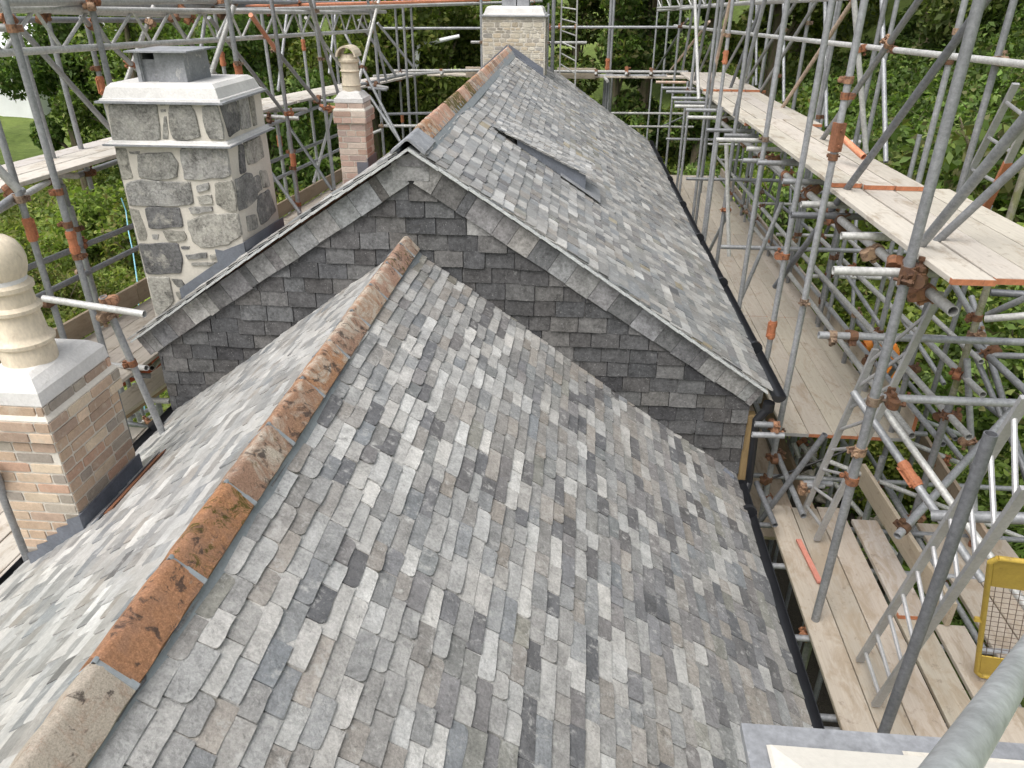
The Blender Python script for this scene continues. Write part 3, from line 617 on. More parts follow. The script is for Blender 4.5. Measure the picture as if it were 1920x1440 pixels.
# terracotta ridge: tint alpha = seed ; second attribute 'age' r=lichen g=moss
m,nt,b=new_mat('terracotta',.9,0,.2); c,a=attr(nt); ag=N(nt,'ShaderNodeAttribute',attribute_name='age'); sep=N(nt,'ShaderNodeSeparateColor'); nt.links.new(ag.outputs['Color'],sep.inputs[0])
v=coords(nt,a)
n5=noise(nt,v,150,3,.7)
def thr_mix(nt,col,nz,amount,col2,soft=.12,strength=.95):
    s=N(nt,'ShaderNodeMath',operation='ADD'); nt.links.new(nz,s.inputs[0]); nt.links.new(amount,s.inputs[1])
    return mix(nt,ramp(nt,s.outputs[0],[(.735,0),(.735+soft,strength)]),col,col2)
n1=noise(nt,v,6,9,.72,.8); n2=noise(nt,v,11,9,.75,1.3); n3=noise(nt,v,70,5,.7); n4=noise(nt,v,16,8,.7,.6)
col=mix(nt,1.,c,ramp(nt,n3,[(.25,.6),(.75,1.35)]),'MULTIPLY')
col=mix(nt,ramp(nt,noise(nt,v,7,8,.7),[(.42,0),(.62,.65)]),col,(.33,.20,.14))
col=thr_mix(nt,col,n1,sep.outputs[0],(.52,.46,.38),.13); col=thr_mix(nt,col,n4,sep.outputs[2],(.07,.055,.05),.08,.85)
col=thr_mix(nt,col,n2,sep.outputs[1],(.10,.085,.02),.07)
col=mix(nt,1.,col,ramp(nt,n5,[(.3,.75),(.7,1.2)]),'MULTIPLY')
nt.links.new(col,b.inputs['Base Color']); bump(nt,b,noise(nt,v,24,9,.8),1.,.016); M['terracotta']=m
# timber boards
def timber(name,dirt,axis='y'):
    m,nt,b=new_mat(name,.85,0,.2); c,a=attr(nt); st=(22,1.1,22) if axis=='y' else (1.1,22,22)
    v=coords(nt,a,st); v2=coords(nt,a,(3,1.2,3)); g=noise(nt,v,2.2,7,.7,.3); d=noise(nt,v2,2.3,8,.72,.6); d2=noise(nt,coords(nt,a),14,7,.75)
    col=mix(nt,1.,c,ramp(nt,g,[(.3,.86),(.7,1.08)]),'MULTIPLY')
    col=mix(nt,ramp(nt,d,[(dirt,0),(dirt+.12,.6)]),col,(.27,.21,.145)); col=mix(nt,ramp(nt,d2,[(.58,0),(.68,.55)]),col,(.16,.12,.09))
    nt.links.new(col,b.inputs['Base Color']); bump(nt,b,g,.25,.003); return m
M['board']=timber('scaffold_board_timber',.53); M['board_d']=timber('worn_board_timber',.475)
# leaves
def leafmat(name,tr=.42):
    m,nt,b=new_mat(name,.6,0,.3); c,a=attr(nt); oi=N(nt,'ShaderNodeObjectInfo'); c=mix(nt,1.,c,ramp(nt,oi.outputs['Random'],[(0,(.72,.85,.75)),(.3,(1.15,1.0,.7)),(.6,(.85,1.0,1.0)),(.8,(1.3,1.2,.8)),(1,(.95,.9,.9))]),'MULTIPLY'); nt.links.new(c,b.inputs['Base Color'])
    t=N(nt,'ShaderNodeBsdfTranslucent'); nt.links.new(mix(nt,1.,c,(1.2,1.35,.6),'MULTIPLY'),t.inputs[0])
    ms=N(nt,'ShaderNodeMixShader'); ms.inputs[0].default_value=tr; nt.links.new(b.outputs[0],ms.inputs[1]); nt.links.new(t.outputs[0],ms.inputs[2])
    nt.links.new(ms.outputs[0],nt.nodes['Material Output'].inputs[0]); return m
M['leaf']=leafmat('leaves')
# ground
m,nt,b=new_mat('ground',.95,0,.1); v=coords(nt)
n1=noise(nt,v,.12,6,.6,.5); n2=noise(nt,v,3,8,.7)
g=ramp(nt,n2,[(.3,(.06,.085,.025)),(.7,(.14,.19,.05))]); g=mix(nt,ramp(nt,n1,[(.5,0),(.6,.7)]),g,(.19,.24,.07)); g=mix(nt,ramp(nt,noise(nt,v,.7,7,.7),[(.60,0),(.72,.8)]),g,(.09,.065,.04))
nt.links.new(g,b.inputs['Base Color']); bump(nt,b,n2,.8,.08); M['ground']=m
# ------------------------------------------------------------ object helpers
def tag(o,label,cat,group=None,kind=None):
    if label: o['label']=label
    if cat: o['category']=cat
    if group: o['group']=group
    if kind: o['kind']=kind
    return o
def thing(name,label,cat,loc=(0,0,0),group=None):
    o=bpy.data.objects.new(name,None); COL.objects.link(o); o.location=loc; o.empty_display_size=.1; WL[o.name]=Vector(loc)
    return tag(o,label,cat,group)
WL={}   # world location of each object
def put(name,me,mat,parent=None,loc=None,smooth=False):
    if mat is not None and not me.materials: me.materials.append(mat)
    if smooth: me.polygons.foreach_set('use_smooth',[True]*len(me.polygons))
    o=bpy.data.objects.new(name,me); COL.objects.link(o)
    if loc is not None: o.location=loc
    if parent:
        o.parent=parent; o.matrix_parent_inverse=Matrix.Translation(-WL[parent.name])
    WL[o.name]=Vector(loc) if loc is not None else Vector((0,0,0))
    return o
class MB:
    def __init__(s): s.v=[]; s.f=[]; s.c=[]; s.g=[]
    def add(s,vs,fs,c=(1,1,1,0),g=None):
        n=len(s.v); s.v.extend([tuple(x) for x in vs]); s.f.extend([tuple(i+n for i in f) for f in fs]); s.c.extend([c]*len(vs)); s.g.extend([g or (0,0,0,1)]*len(vs))
    def box(s,x0,x1,y0,y1,z0,z1,c=(1,1,1,0)):
        s.add([(x0,y0,z0),(x1,y0,z0),(x1,y1,z0),(x0,y1,z0),(x0,y0,z1),(x1,y0,z1),(x1,y1,z1),(x0,y1,z1)],[(0,3,2,1),(4,5,6,7),(0,1,5,4),(1,2,6,5),(2,3,7,6),(3,0,4,7)],c)
    def hexa(s,b,t,c=(1,1,1,0)):
        "b,t: four points each, counter-clockwise"
        s.add(list(b)+list(t),[(0,3,2,1),(4,5,6,7),(0,1,5,4),(1,2,6,5),(2,3,7,6),(3,0,4,7)],c)
    def bar(s,a,b,w,h,up=(0,0,1),c=(1,1,1,0)):
        a=Vector(a);b=Vector(b);d=(b-a).normalized();u=Vector(up);x=d.cross(u).normalized();u=x.cross(d).normalized()
        q=lambda p:[p-x*w/2-u*h/2,p+x*w/2-u*h/2,p+x*w/2+u*h/2,p-x*w/2+u*h/2]
        s.add(q(a)+q(b),[(0,1,2,3),(7,6,5,4),(0,4,5,1),(1,5,6,2),(2,6,7,3),(3,7,4,0)],c)
    def tube(s,a,b,r,n=12,hollow=0.,c=(1,1,1,0),r2=None,cap=True):
        a=Vector(a);b=Vector(b);d=(b-a).normalized();u=Vector((0,0,1)) if abs(d.z)<.9 else Vector((1,0,0));x=d.cross(u).normalized();y=d.cross(x)
        r2=r if r2 is None else r2
        ring=lambda p,rr:[p+(x*math.cos(2*math.pi*i/n)+y*math.sin(2*math.pi*i/n))*rr for i in range(n)]
        if hollow:
            vs=ring(a,r)+ring(b,r2)+ring(a,r-hollow)+ring(b,r2-hollow); fs=[]
            for i in range(n):
                j=(i+1)%n; fs+=[(i,n+i,n+j,j),(2*n+j,3*n+j,3*n+i,2*n+i),(i,j,2*n+j,2*n+i),(n+j,n+i,3*n+i,3*n+j)]
        else:
            vs=ring(a,r)+ring(b,r2); fs=[(i,n+i,n+(i+1)%n,(i+1)%n) for i in range(n)]
            if cap: fs+=[tuple(range(n)),tuple(range(2*n-1,n-1,-1))]
        s.add(vs,fs,c)
    def lathe(s,prof,ctr,n=24,c=(1,1,1,0),ax=None):
        cx,cy,cz=ctr; vs=[]; fs=[]; ax=ax or (0,0)
        for r,z in prof: vs+=[(cx+r*math.cos(2*math.pi*i/n)+ax[0]*z,cy+r*math.sin(2*math.pi*i/n)+ax[1]*z,cz+z) for i in range(n)]
        for k in range(len(prof)-1):
            for i in range(n): j=(i+1)%n; fs.append((k*n+i,k*n+j,(k+1)*n+j,(k+1)*n+i))
        fs.append(tuple(range(n-1,-1,-1))); fs.append(tuple((len(prof)-1)*n+i for i in range(n)))
        s.add(vs,fs,c)
    def stone(s,poly,O,U,V,Nn,depth,c,rounds=2,jit=0.,inset=.12,rt=.16,grow=1.):
        "rounded polygon block standing out of a face; poly in (u,v)"
        p=[Vector((a,b)) for a,b in poly]
        ar=sum(p[i].x*p[(i+1)%len(p)].y-p[(i+1)%len(p)].x*p[i].y for i in range(len(p)))
        if ar<0: p=p[::-1]
        if grow!=1.:
            ce=sum(p,Vector((0,0)))/len(p); p=[ce+(a-ce)*grow for a in p]
            q=[]
            for i in range(len(p)):
                a,b2=p[i],p[(i+1)%len(p)]; e=(b2-a); m=Vector((e.y,-e.x)); q+=[a,a+e*.35+m*random.uniform(-.02,.05),a+e*.7+m*random.uniform(-.02,.05)]
            p=q
        for _ in range(rounds):
            q=[]
            for i in range(len(p)):
                a,b2=p[i],p[(i+1)%len(p)]; t=rt
                q+=[a*(1-t)+b2*t,a*t+b2*(1-t)]
            p=q
        if jit: p=[a+Vector((random.uniform(-jit,jit),random.uniform(-jit,jit))) for a in p]
        cen=sum(p,Vector((0,0)))/len(p); n=len(p)
        mk=lambda a,h:(O+U*a.x+V*a.y+Nn*h)
        ins=[cen+(a-cen)*(1-inset) for a in p]; ins0=[cen+(a-cen)*(1-inset*.3) for a in p]
        vs=[mk(a,-.01) for a in p]+[mk(a,depth*.65) for a in ins0]+[mk(a,depth) for a in ins]; fs=[]
        for k in (0,1):
            for i in range(n): j=(i+1)%n; fs.append((k*n+i,k*n+j,(k+1)*n+j,(k+1)*n+i))
        fs.append(tuple(2*n+i for i in range(n))); s.add(vs,fs,c)
    def mesh(s,name):
        me=bpy.data.meshes.new(name); me.from_pydata(s.v,[],s.f)
        a=me.color_attributes.new('tint','FLOAT_COLOR','POINT'); a.data.foreach_set('color',np.array(s.c,dtype=np.float32).ravel())
        if any(g!=(0,0,0,1) for g in s.g):
            a=me.color_attributes.new('age','FLOAT_COLOR','POINT'); a.data.foreach_set('color',np.array(s.g,dtype=np.float32).ravel())
        return me
    def build(s,name,mat,parent=None,loc=None,smooth=False): return put(name,s.mesh(name),mat,parent,loc,smooth)
def smooth_by_angle(o,deg=40):
    me=o.data; bm=bmesh.new(); bm.from_mesh(me)
    for f in bm.faces: f.smooth=True
    for e in bm.edges:
        if len(e.link_faces)==2 and e.calc_face_angle(0)>R_(deg): e.smooth=False
    bm.to_mesh(me); bm.free(); return o
def clip_poly(poly,planes):
    "Sutherland-Hodgman; planes (a,b,c): keep a*u+b*v<=c"
    for a,b,c in planes:
        out=[]
        for i in range(len(poly)):
            p,q=poly[i],poly[(i+1)%len(poly)]; dp=a*p[0]+b*p[1]-c; dq=a*q[0]+b*q[1]-c
            if dp<=0: out.append(p)
            if dp*dq<0: t=dp/(dp-dq); out.append((p[0]+(q[0]-p[0])*t,p[1]+(q[1]-p[1])*t))
        poly=out
        if len(poly)<3: return []
    return poly
# ------------------------------------------------------------ slates
PAL=dict(gd=(.076,.076,.078),gm=(.118,.118,.118),gw=(.115,.114,.112),gb=(.045,.046,.05),light=(.40,.396,.382),pale=(.50,.495,.475),mid=(.27,.27,.265),warm=(.295,.278,.257),blue=(.232,.24,.246),dark=(.135,.135,.139),violet=(.205,.202,.205),olive=(.25,.246,.22),ochre=(.33,.29,.21),green=(.235,.24,.235))
def pick(w):
    k=random.choices(list(w),list(w.values()))[0]; c=PAL[k]; f=random.uniform(.85,1.15); h=random.uniform(-.006,.009)*min(1,c[0]/.25)
    return (max(.02,c[0]*f+h),c[1]*f,max(.02,c[2]*f-h),random.random())
def slate_field(mb,surf,u0,u1,courses,wfn,planes,weights,thick=.009,lift=.013,chip=.3,jit=.008,gap=.0055,over=1.9):
    """surf(u,v,h)->point; v grows up the slope; courses: lower-edge v values"""
    for k in range(len(courses)-1):
        v0=courses[k]; ex=courses[k+1]-v0; L=ex*over; u=u0-random.uniform(0,.25)
        while u<u1:
            wd=wfn(v0); a=u+gap/2; b=u+wd-gap/2; u+=wd; dv=random.uniform(-jit,jit); ska=random.uniform(-.006,.006)
            pl=[]
            c1=random.random()<chip; c2=random.random()<chip; cs=random.uniform(.008,.026)
            if c1: pl+=[(a,v0+dv+cs),(a+cs*.35,v0+dv+cs*.35),(a+cs,v0+dv)]
            else: pl+=[(a,v0+dv)]
            for t in (.35,.7): pl.append((a+(b-a)*t,v0+dv+ska*t+random.uniform(-.0035,.0035)))
            if c2: pl+=[(b-cs,v0+dv+ska),(b-cs*.35,v0+dv+ska+cs*.35),(b,v0+dv+ska+cs)]
            else: pl+=[(b,v0+dv+ska)]
            pl+=[(b,v0+L),(a,v0+L)]
            pl=clip_poly(pl,planes)
            if len(pl)<3: continue
            ww=weights(u,v0) ; col=pick(ww); lf=lift*random.uniform(.75,1.45); sl=random.uniform(-.0035,.0035)
            h=lambda p:lf*(1-(p[1]-v0)/L)+sl*((p[0]-a)/max(wd,.01)-.5)*2+.002
            n=len(pl); vs=[surf(p[0],p[1],h(p)+thick) for p in pl]+[surf(p[0],p[1],h(p)-.004) for p in pl]
            mb.add(vs,[tuple(range(n))]+[((i+1)%n,i,n+i,n+(i+1)%n) for i in range(n)],col)
def course_list(v0,v1,e0,e1):
    out=[v0]; 
    while out[-1]<v1: t=(out[-1]-v0)/(v1-v0); out.append(out[-1]+(e0+(e1-e0)*t)*random.uniform(.94,1.06))
    return out
# ------------------------------------------------------------ the house
house=thing('slate_house','old stone house with grey slate roofs, terracotta ridges and four chimneys inside the scaffold','house',(0,6,-8.5))
GA=5.80                       # plane of the slate-hung gable
TA=.718; RAx,RAz=-1.38,-1.875 # near roof
cA=1/math.hypot(1,TA)
def surfA(side):
    def f(u,v,h):   # v: distance up the slope measured from the ridge (negative), u along y
        s=-v; x=RAx+side*(s*cA)+side*h*TA*cA; z=RAz-s*cA*TA+h*cA
        sag=.012*math.sin(u*1.7+s)+.01*math.sin(u*.6-s*2.1)
        return (x,u,z+sag)
    return f
slA=(1.50-RAx)/cA; slAl=(3.65+RAx)/cA
def wA(u,v):
    s=-v; t=min(1,s/3.4); e=min(1,max(0,(s-1.2)/1.6)); n=math.sin(u*2.3+s*1.7)*math.sin(s*2.9-u*.8)
    near=min(1,max(0,(4.0-u)/3))
    return dict(light=1.5-.8*e+.5*n*(1-e),pale=.38-.32*e,mid=1.4,warm=.9+.4*e,blue=.28+.1*e,dark=.18+1.0*e+max(0,-n)*.4,violet=.28+.9*e,olive=.10+.14*e,ochre=.02,green=.15+.05*e)
mb=MB(); cl=course_list(-slA-.03,-.10,.099,.073)
slate_field(mb,surfA(1),-.3,GA-.01,cl,lambda v:random.uniform(.135,.25) if random.random()<.85 else random.uniform(.22,.31),[(1,0,GA-.005),(-1,0,.25),(0,1,-.10)],wA,.012,.013,chip=.45,jit=.005)
roof=mb.build('roof',M['slate'],house)
roof['label']='near pitched slate roof, the slope facing right'
def wL(u,v): return dict(light=2.0,pale=.5,mid=1.1,blue=.3,warm=.3,dark=.04)  # left slopes: paler slate mix, the sky's grazing sheen put into the tints
mb=MB(); slate_field(mb,surfA(-1),-.3,GA-.01,course_list(-slAl-.03,-.10,.105,.082),lambda v:random.uniform(.10,.22),[(1,0,GA-.005),(-1,0,.25),(0,1,-.10)],wL,.007,.010,jit=.008,chip=.4,gap=.002)
roofl=mb.build('roof',M['slate_l'],house); roofl['label']='near slate roof slope facing left, seen at a low angle'
# roof deck under the slates
mb=MB()
for sd,s in ((1,slA),(-1,slAl)):
    f=surfA(sd); q=[f(-.25,-s+.02,-.012),f(GA,-s+.02,-.012),f(GA,0,-.012),f(-.25,0,-.012)]; mb.hexa(q,[(a,b,c-.06) for a,b,c in q])
mb.build('roof_deck',M['brown'],roof)
# ridge tiles near roof
TC=[((.5,.3,.2),.3,0,.1),((.42,.30,.22),.34,.08,.15),((.44,.31,.23),.37,.06,.15),((.45,.235,.13),.15,.04,.18),((.44,.225,.115),.12,.20,.18),((.36,.24,.17),.26,.12,.20),((.40,.24,.15),.22,.12,.20),((.44,.24,.13),.24,.06,.19),((.38,.25,.18),.28,.12,.2),((.42,.27,.18),.29,.06,.17),((.42,.27,.2),.30,.04,.17),((.38,.25,.19),.22,.20,.22),((.38,.28,.22),.31,.06,.18)]
def ridge_tile(name,parent,ax,az,y0,y1,tan,wing,col,lich,moss,dark,mat,dy=(0,0),th=.016,lift=0.,arc=5):
    mb=MB(); prof=[]; ca=1/math.hypot(1,tan); rr=.034
    # profile: left wing end, rounded apex, right wing end
    pts=[(-wing*ca,-wing*ca*tan)]
    ang=math.atan(tan)
    for i in range(arc+1):
        t=-ang+2*ang*i/arc; pts.append((rr*math.sin(t),-rr*(1-math.cos(t))))
    pts.append((wing*ca,-wing*ca*tan))
    ny=9; vs=[]; fs=[]; m=len(pts); seed=random.random()
    for k in range(ny+1):
        y=y0+(y1-y0)*k/ny
        for j,(x,z) in enumerate(pts):
            w1=.0035*math.sin(37*y+9*x+seed*20)+.0025*math.sin(91*y+seed*50+j)
            vs.append((ax+x+dy[0]*(y-y0),y,az+z+lift+w1))
        for j,(x,z) in enumerate(pts): vs.append((ax+x*.93+dy[0]*(y-y0),y,az+z+lift-th))
    st=2*m
    for k in range(ny):
        for j in range(m-1):
            a=k*st+j; fs.append((a,a+1,a+st+1,a+st)); a2=a+m; fs.append((a2,a2+st,a2+st+1,a2+1))
        fs.append((k*st,k*st+st,k*st+st+m,k*st+m)); fs.append((k*st+m-1,k*st+2*m-1,k*st+st+2*m-1,k*st+st+m-1))
    for k in (0,ny):
        for j in range(m-1): a=k*st+j; fs.append((a,a+m,a+m+1,a+1) if k==0 else (a,a+1,a+m+1,a+m))
    mb.add(vs,fs,(*col,seed),(lich,moss,dark,1))
    o=mb.build(name,mat,parent,smooth=False); smooth_by_angle(o,50); return o
ys=1.457-.456*3
for k in range(13):
    y0=ys+.456*k; 
    if y0>GA-.05: break
    y1=min(y0+.444,GA+.02); c=TC[k%len(TC)]
    ridge_tile('ridge_tile',roof,RAx+.0,RAz+.095,y0,y1,1.0,.148,c[0],c[1],c[2],c[3],M['terracotta'],lift=random.uniform(-.004,.004))
for k in range(13):
    y0=ys+.456*k; mb=MB()
    if y0>GA-.1: break
    for s in (-1,1):
        mb.bar((RAx-s*.006,y0-.006,RAz+.100),(RAx+s*.108,y0-.006,RAz-.009),.020,.010,(s*.7,0,.7))
    mb.build('mortar_joint',M['fillet'],roof)
mb=MB()
for s in (-1,1):
    f=surfA(s); q=[f(-.2,-.175,.012),f(GA,-.175,.012),f(GA,-.06,.05),f(-.2,-.06,.05)]; mb.hexa([(a,b,c-.05) for a,b,c in q],q)
mb.build('mortar_fillet',M['fillet'],roof)
# gutters
def gutter(parent,a,b,r=.06,name='gutter',label=None):
    mb=MB(); a=Vector(a);b=Vector(b);d=(b-a).normalized();x=d.cross(Vector((0,0,1))).normalized();n=9;vs=[];fs=[]
    for p in (a,b):
        for rr in (r,r-.006):
            for i in range(n+1):
                t=math.pi*i/n; vs.append(p+x*math.cos(t)*rr+Vector((0,0,-1))*math.sin(t)*rr)
    m=n+1
    for i in range(n):
        fs+=[(i,i+1,2*m+i+1,2*m+i),(m+i+1,m+i,3*m+i,3*m+i+1)]
    fs+=[(0,2*m,3*m,m),(n,m+n,3*m+n,2*m+n)]
    fs.append(tuple(range(m))); mb.add(vs,fs)
    for t in np.linspace(.08,.97,max(2,int((b-a).length/1.6))):
        p=a+(b-a)*float(t); mb.tube(p-d*.02,p+d*.02,r+.008,14)
    o=mb.build(name,M['black'],parent); smooth_by_angle(o,50); return o
gutter(roof,(1.56,5.72,-3.955),(1.56,-.2,-3.955)); gutter(roofl,(-3.70,5.9,-3.50),(-3.70,-.2,-3.52),.062)
# far roof, a little askew
RBx,RBz=-1.305,-1.075; TB=.645; cB=1/math.hypot(1,TB); YB0,YB1=5.69,17.7; DX=-.0186; DZ=-.0034
def surfB(side):
    def f(u,v,h):
        s=-v; dy=u-GA; x=RBx+side*s*cB+side*h*TB*cB+DX*dy; z=RBz-s*cB*TB+h*cB+DZ*dy
        if side<0: z-=min(.55,.13*max(0,dy))*min(1,s*cB/2.6)
        z+=.012*math.sin(u*1.1+s*1.3)+.008*math.sin(u*2.6-s)
        return (x,u,z)
    return f
slB=(1.66-RBx)/cB; slBl=(3.92+RBx)/cB
def wB(u,v):
    s=-v; y=max(0,1-abs(s-1.75+(u-10)*.02)/.35)*(1 if 9.5<u<14.5 else 0)
    return dict(light=1.5,pale=.35,mid=1.5,blue=.8,green=.35,warm=.35,violet=.3,dark=.10,ochre=.02+1.3*y,olive=.08+2.2*y)
mb=MB(); slate_field(mb,surfB(1),YB0-.1,YB1,course_list(-slB-.03,-.10,.108,.098),lambda v:random.uniform(.10,.22),[(1,0,YB1),(-1,0,-YB0),(0,1,-.10)],wB,.009,.013,chip=.15)
roofb=mb.build('roof',M['slate_b'],house); roofb['label']='far pitched slate roof beyond the gable, the slope facing right'
mb=MB(); slate_field(mb,surfB(-1),YB0-.1,YB1,course_list(-slBl-.03,-.10,.125,.11),lambda v:random.uniform(.12,.26),[(1,0,YB1),(-1,0,-YB0),(0,1,-.10)],wL,.009,.013,chip=.15)
roofbl=mb.build('roof',M['slate_b'],house); roofbl['label']='far slate roof slope facing left, almost edge on'
mb=MB()
for sd,s in ((1,slB),(-1,slBl)):
    f=surfB(sd); 
    for y0,y1 in ((GA,8.5),(8.5,12.),(12.,YB1)):
        q=[f(y0,-s+.02,-.015),f(y1,-s+.02,-.015),f(y1,0,-.015),f(y0,0,-.015)]; mb.hexa([(a,b,c-.06) for a,b,c in q],q)
mb.build('roof_deck',M['brown'],roofb)
gutter(roofb,(1.755,5.66,-3.045),(1.755+DX*12,YB1,-3.085),.062)
y=6.14
f0=surfB(1); k=0
while y<15.4:
    c=random.choice(TC[7:]+[((.55,.33,.24),.25,0,.05)]*3); x,_,z=f0(y,0,0); x=RBx+DX*(y-GA); z=RBz+DZ*(y-GA)
    ms=.32 if k in (3,4,6) else c[2]
    ridge_tile('ridge_tile',roofb,x,z+.092,y,y+.444,1.0,.150,c[0],c[1],ms,c[3],M['terracotta'],(DX,0)); y+=.456; k+=1
o=ridge_tile('lead_saddle',roofb,RBx,RBz+.072,5.67,6.16,.72,.17,(.3,.3,.3),0,0,0,M['leadp'],(DX,0),th=.02)
mb=MB()
for s in (-1,1):
    f=surfB(s); q=[f(5.75,-.175,.012),f(YB1,-.175,.012),f(YB1,-.06,.05),f(5.75,-.06,.05)]; mb.hexa([(a,b,c-.05) for a,b,c in q],q)
mb.build('mortar_fillet',M['fillet'],roofb)
# verge edge slips
mb=MB()
for s,L in ((1,slB),(-1,slBl)):
    f=surfB(s); n=26
    for i in range(n):
        a=-L+L*i/n; b_=-L+L*(i+1)/n; h=random.uniform(-.008,-.005); q=[f(5.665,a,h),f(5.79,a,h),f(5.79,b_+.0,h+.004),f(5.665,b_,h+.004)]
        if s>0: q=[q[0],q[3],q[2],q[1]]
        mb.hexa([(x,y,z-.022) for x,y,z in q],q)
mb.build('verge_slip',M['verge'],roofb)
# gable wall
WXl,WXr=-3.74,1.55
def rake(x,off=0): return RBz-abs(x-RBx)*TB-off/cB
mb=MB()
mb.add([(WXl,GA,-8.6),(WXr,GA,-8.6),(WXr,GA,rake(WXr,.03)),(RBx,GA,rake(RBx,.03)),(WXl,GA,rake(WXl,.03)),(WXl,GA+.4,-8.6),(WXr,GA+.4,-8.6),(WXr,GA+.4,rake(WXr,.03)),(RBx,GA+.4,rake(RBx,.03)),(WXl,GA+.4,rake(WXl,.03))],[(0,1,2,3,4),(9,8,7,6,5),(1,6,7,2),(0,4,9,5)])
mb.box(WXr-.4,WXr-.002,GA+.4,YB1,-8.6,-3.15); mb.box(WXl+.002,WXl+.4,GA+.4,YB1,-8.6,-3.3); mb.box(WXl+.4,WXr-.4,YB1-.4,YB1-.01,-8.6,-3.2)
mb.add([(WXl+.1,YB1-.3,-3.4),(WXr-.1,YB1-.3,-3.4),(RBx-.2,YB1-.3,RBz-.12)],[(0,1,2)])
mb.box(-3.5,1.38,-.25,-.05,-8.6,-3.6); mb.box(1.0,1.38,-.05,GA-.002,-8.6,-3.9); mb.box(-3.5,-3.1,-.05,GA-.002,-8.6,-3.45)
mb.build('wall',M['rubble'],house)
def surfG(u,v,h): return (u,GA-.004-h,v)
bandw=.225
def plG(m): return [(TB,1,rake(0)+TB*0+0-0)]
def rake_planes(off,right=WXr+.005,left=WXl-.005):
    # z <= RBz - off/cB - TB*|x-RBx|
    c0=RBz-off/cB; return [(TB,1,c0+TB*RBx),(-TB,1,c0-TB*RBx),(1,0,right),(-1,0,-left)]
def wG(u,v): return dict(mid=.10,gd=2.4,gm=1.6,gw=.5,gb=.3)
mb=MB(); cl=[-5.0+.135*i for i in range(31)]
slate_field(mb,surfG,WXl-.1,WXr+.1,cl,lambda v:random.choice([.235,.24,.24,.245,.245,.18]),rake_planes(.10),wG,.010,.022,.1,.003,.008)
mb.build('slate_hanging',M['slate_w'],house)
# raking border of larger slates under the verge
mb=MB()
def wR(u,v): return dict(gm=1.0,dark=.8,mid=1.3,violet=1.6,green=.8,olive=.4,gw=.5,blue=.3,warm=.4,light=.1)
for s,L in ((1,slB-.0),(-1,slBl-.02)):
    f=lambda u,v,h,s=s:(RBx+s*(u*cB-v*TB*cB*-1*-1*0)+s*(v*-TB*cB)*-1*0+s*0+ (s*u*cB - s*(-v)*TB*cB*0),GA-.016-h,0)
    def g(u,d,h,s=s): # u along rake from apex, d perpendicular below
        x=RBx+s*(u*cB-d*TB*cB); z=RBz-u*cB*TB-d*cB; return (x,GA-.046-h,z)
    u=.16
    while u<L-.04:
        wd=random.uniform(.15,.26); 
        if random.random()<.25: wd=random.uniform(.07,.12)
        b_=min(u+wd,L+.02); c=pick(wR(0,0)); d0=.035; d1=bandw+random.uniform(-.006,.006); t=random.uniform(0,.006)
        q=[(u+.002,d0),(b_-.002,d0),(b_-.002,d1+random.uniform(-.004,.004)),(u+.002,d1)]
        vs=[g(a,d,.008+t+(.008 if d>.1 else 0)) for a,d in q]+[g(a,d,-.02) for a,d in q]
        fs=[(0,1,2,3),(1,0,4,5),(2,1,5,6),(3,2,6,7),(0,3,7,4)]
        if s<0: fs=[x[::-1] for x in fs]
        mb.add(vs,[x[::-1] for x in fs],c); u+=wd
c=(*PAL['mid'],.3); mb.add([(RBx-.14,GA-.068,-1.33),(RBx+.14,GA-.068,-1.33),(RBx+.15,GA-.064,-1.2),(RBx,GA-.062,-1.12),(RBx-.15,GA-.064,-1.2)],[(0,1,2,3,4)],c)
c=(*PAL['violet'],.7); mb.add([(RBx-.11,GA-.074,-1.22),(RBx+.13,GA-.074,-1.22),(RBx+.12,GA-.07,-1.16),(RBx+.03,GA-.068,-1.12),(RBx-.1,GA-.07,-1.15)],[(0,1,2,3,4)],c)
mb.build('verge_slates',M['slate_w'],house)
# batten post, downpipe and lead kicker at the right corner
mb=MB(); mb.box(1.55,1.63,GA-.02,GA+.08,-4.6,-3.32); mb.build('corner_post',M['ochre'],house)
mb=MB(); mb.tube((1.70,5.72,-3.19),(1.62,5.72,-3.33),.04); mb.tube((1.62,5.72,-3.32),(1.66,5.75,-4.0),.035); mb.tube((1.70,5.72,-3.14),(1.70,5.72,-3.22),.05); mb.tube((1.66,5.75,-4.0),(1.60,5.6,-4.1),.035); o=mb.build('downpipe',M['black'],house); smooth_by_angle(o,40)
mb=MB(); mb.tube((1.40,5.70,-3.84),(1.49,5.66,-3.90),.028,8); mb.tube((1.49,5.66,-3.90),(1.52,5.62,-4.02),.028,8); mb.build('gutter_outlet',M['lead'],house)
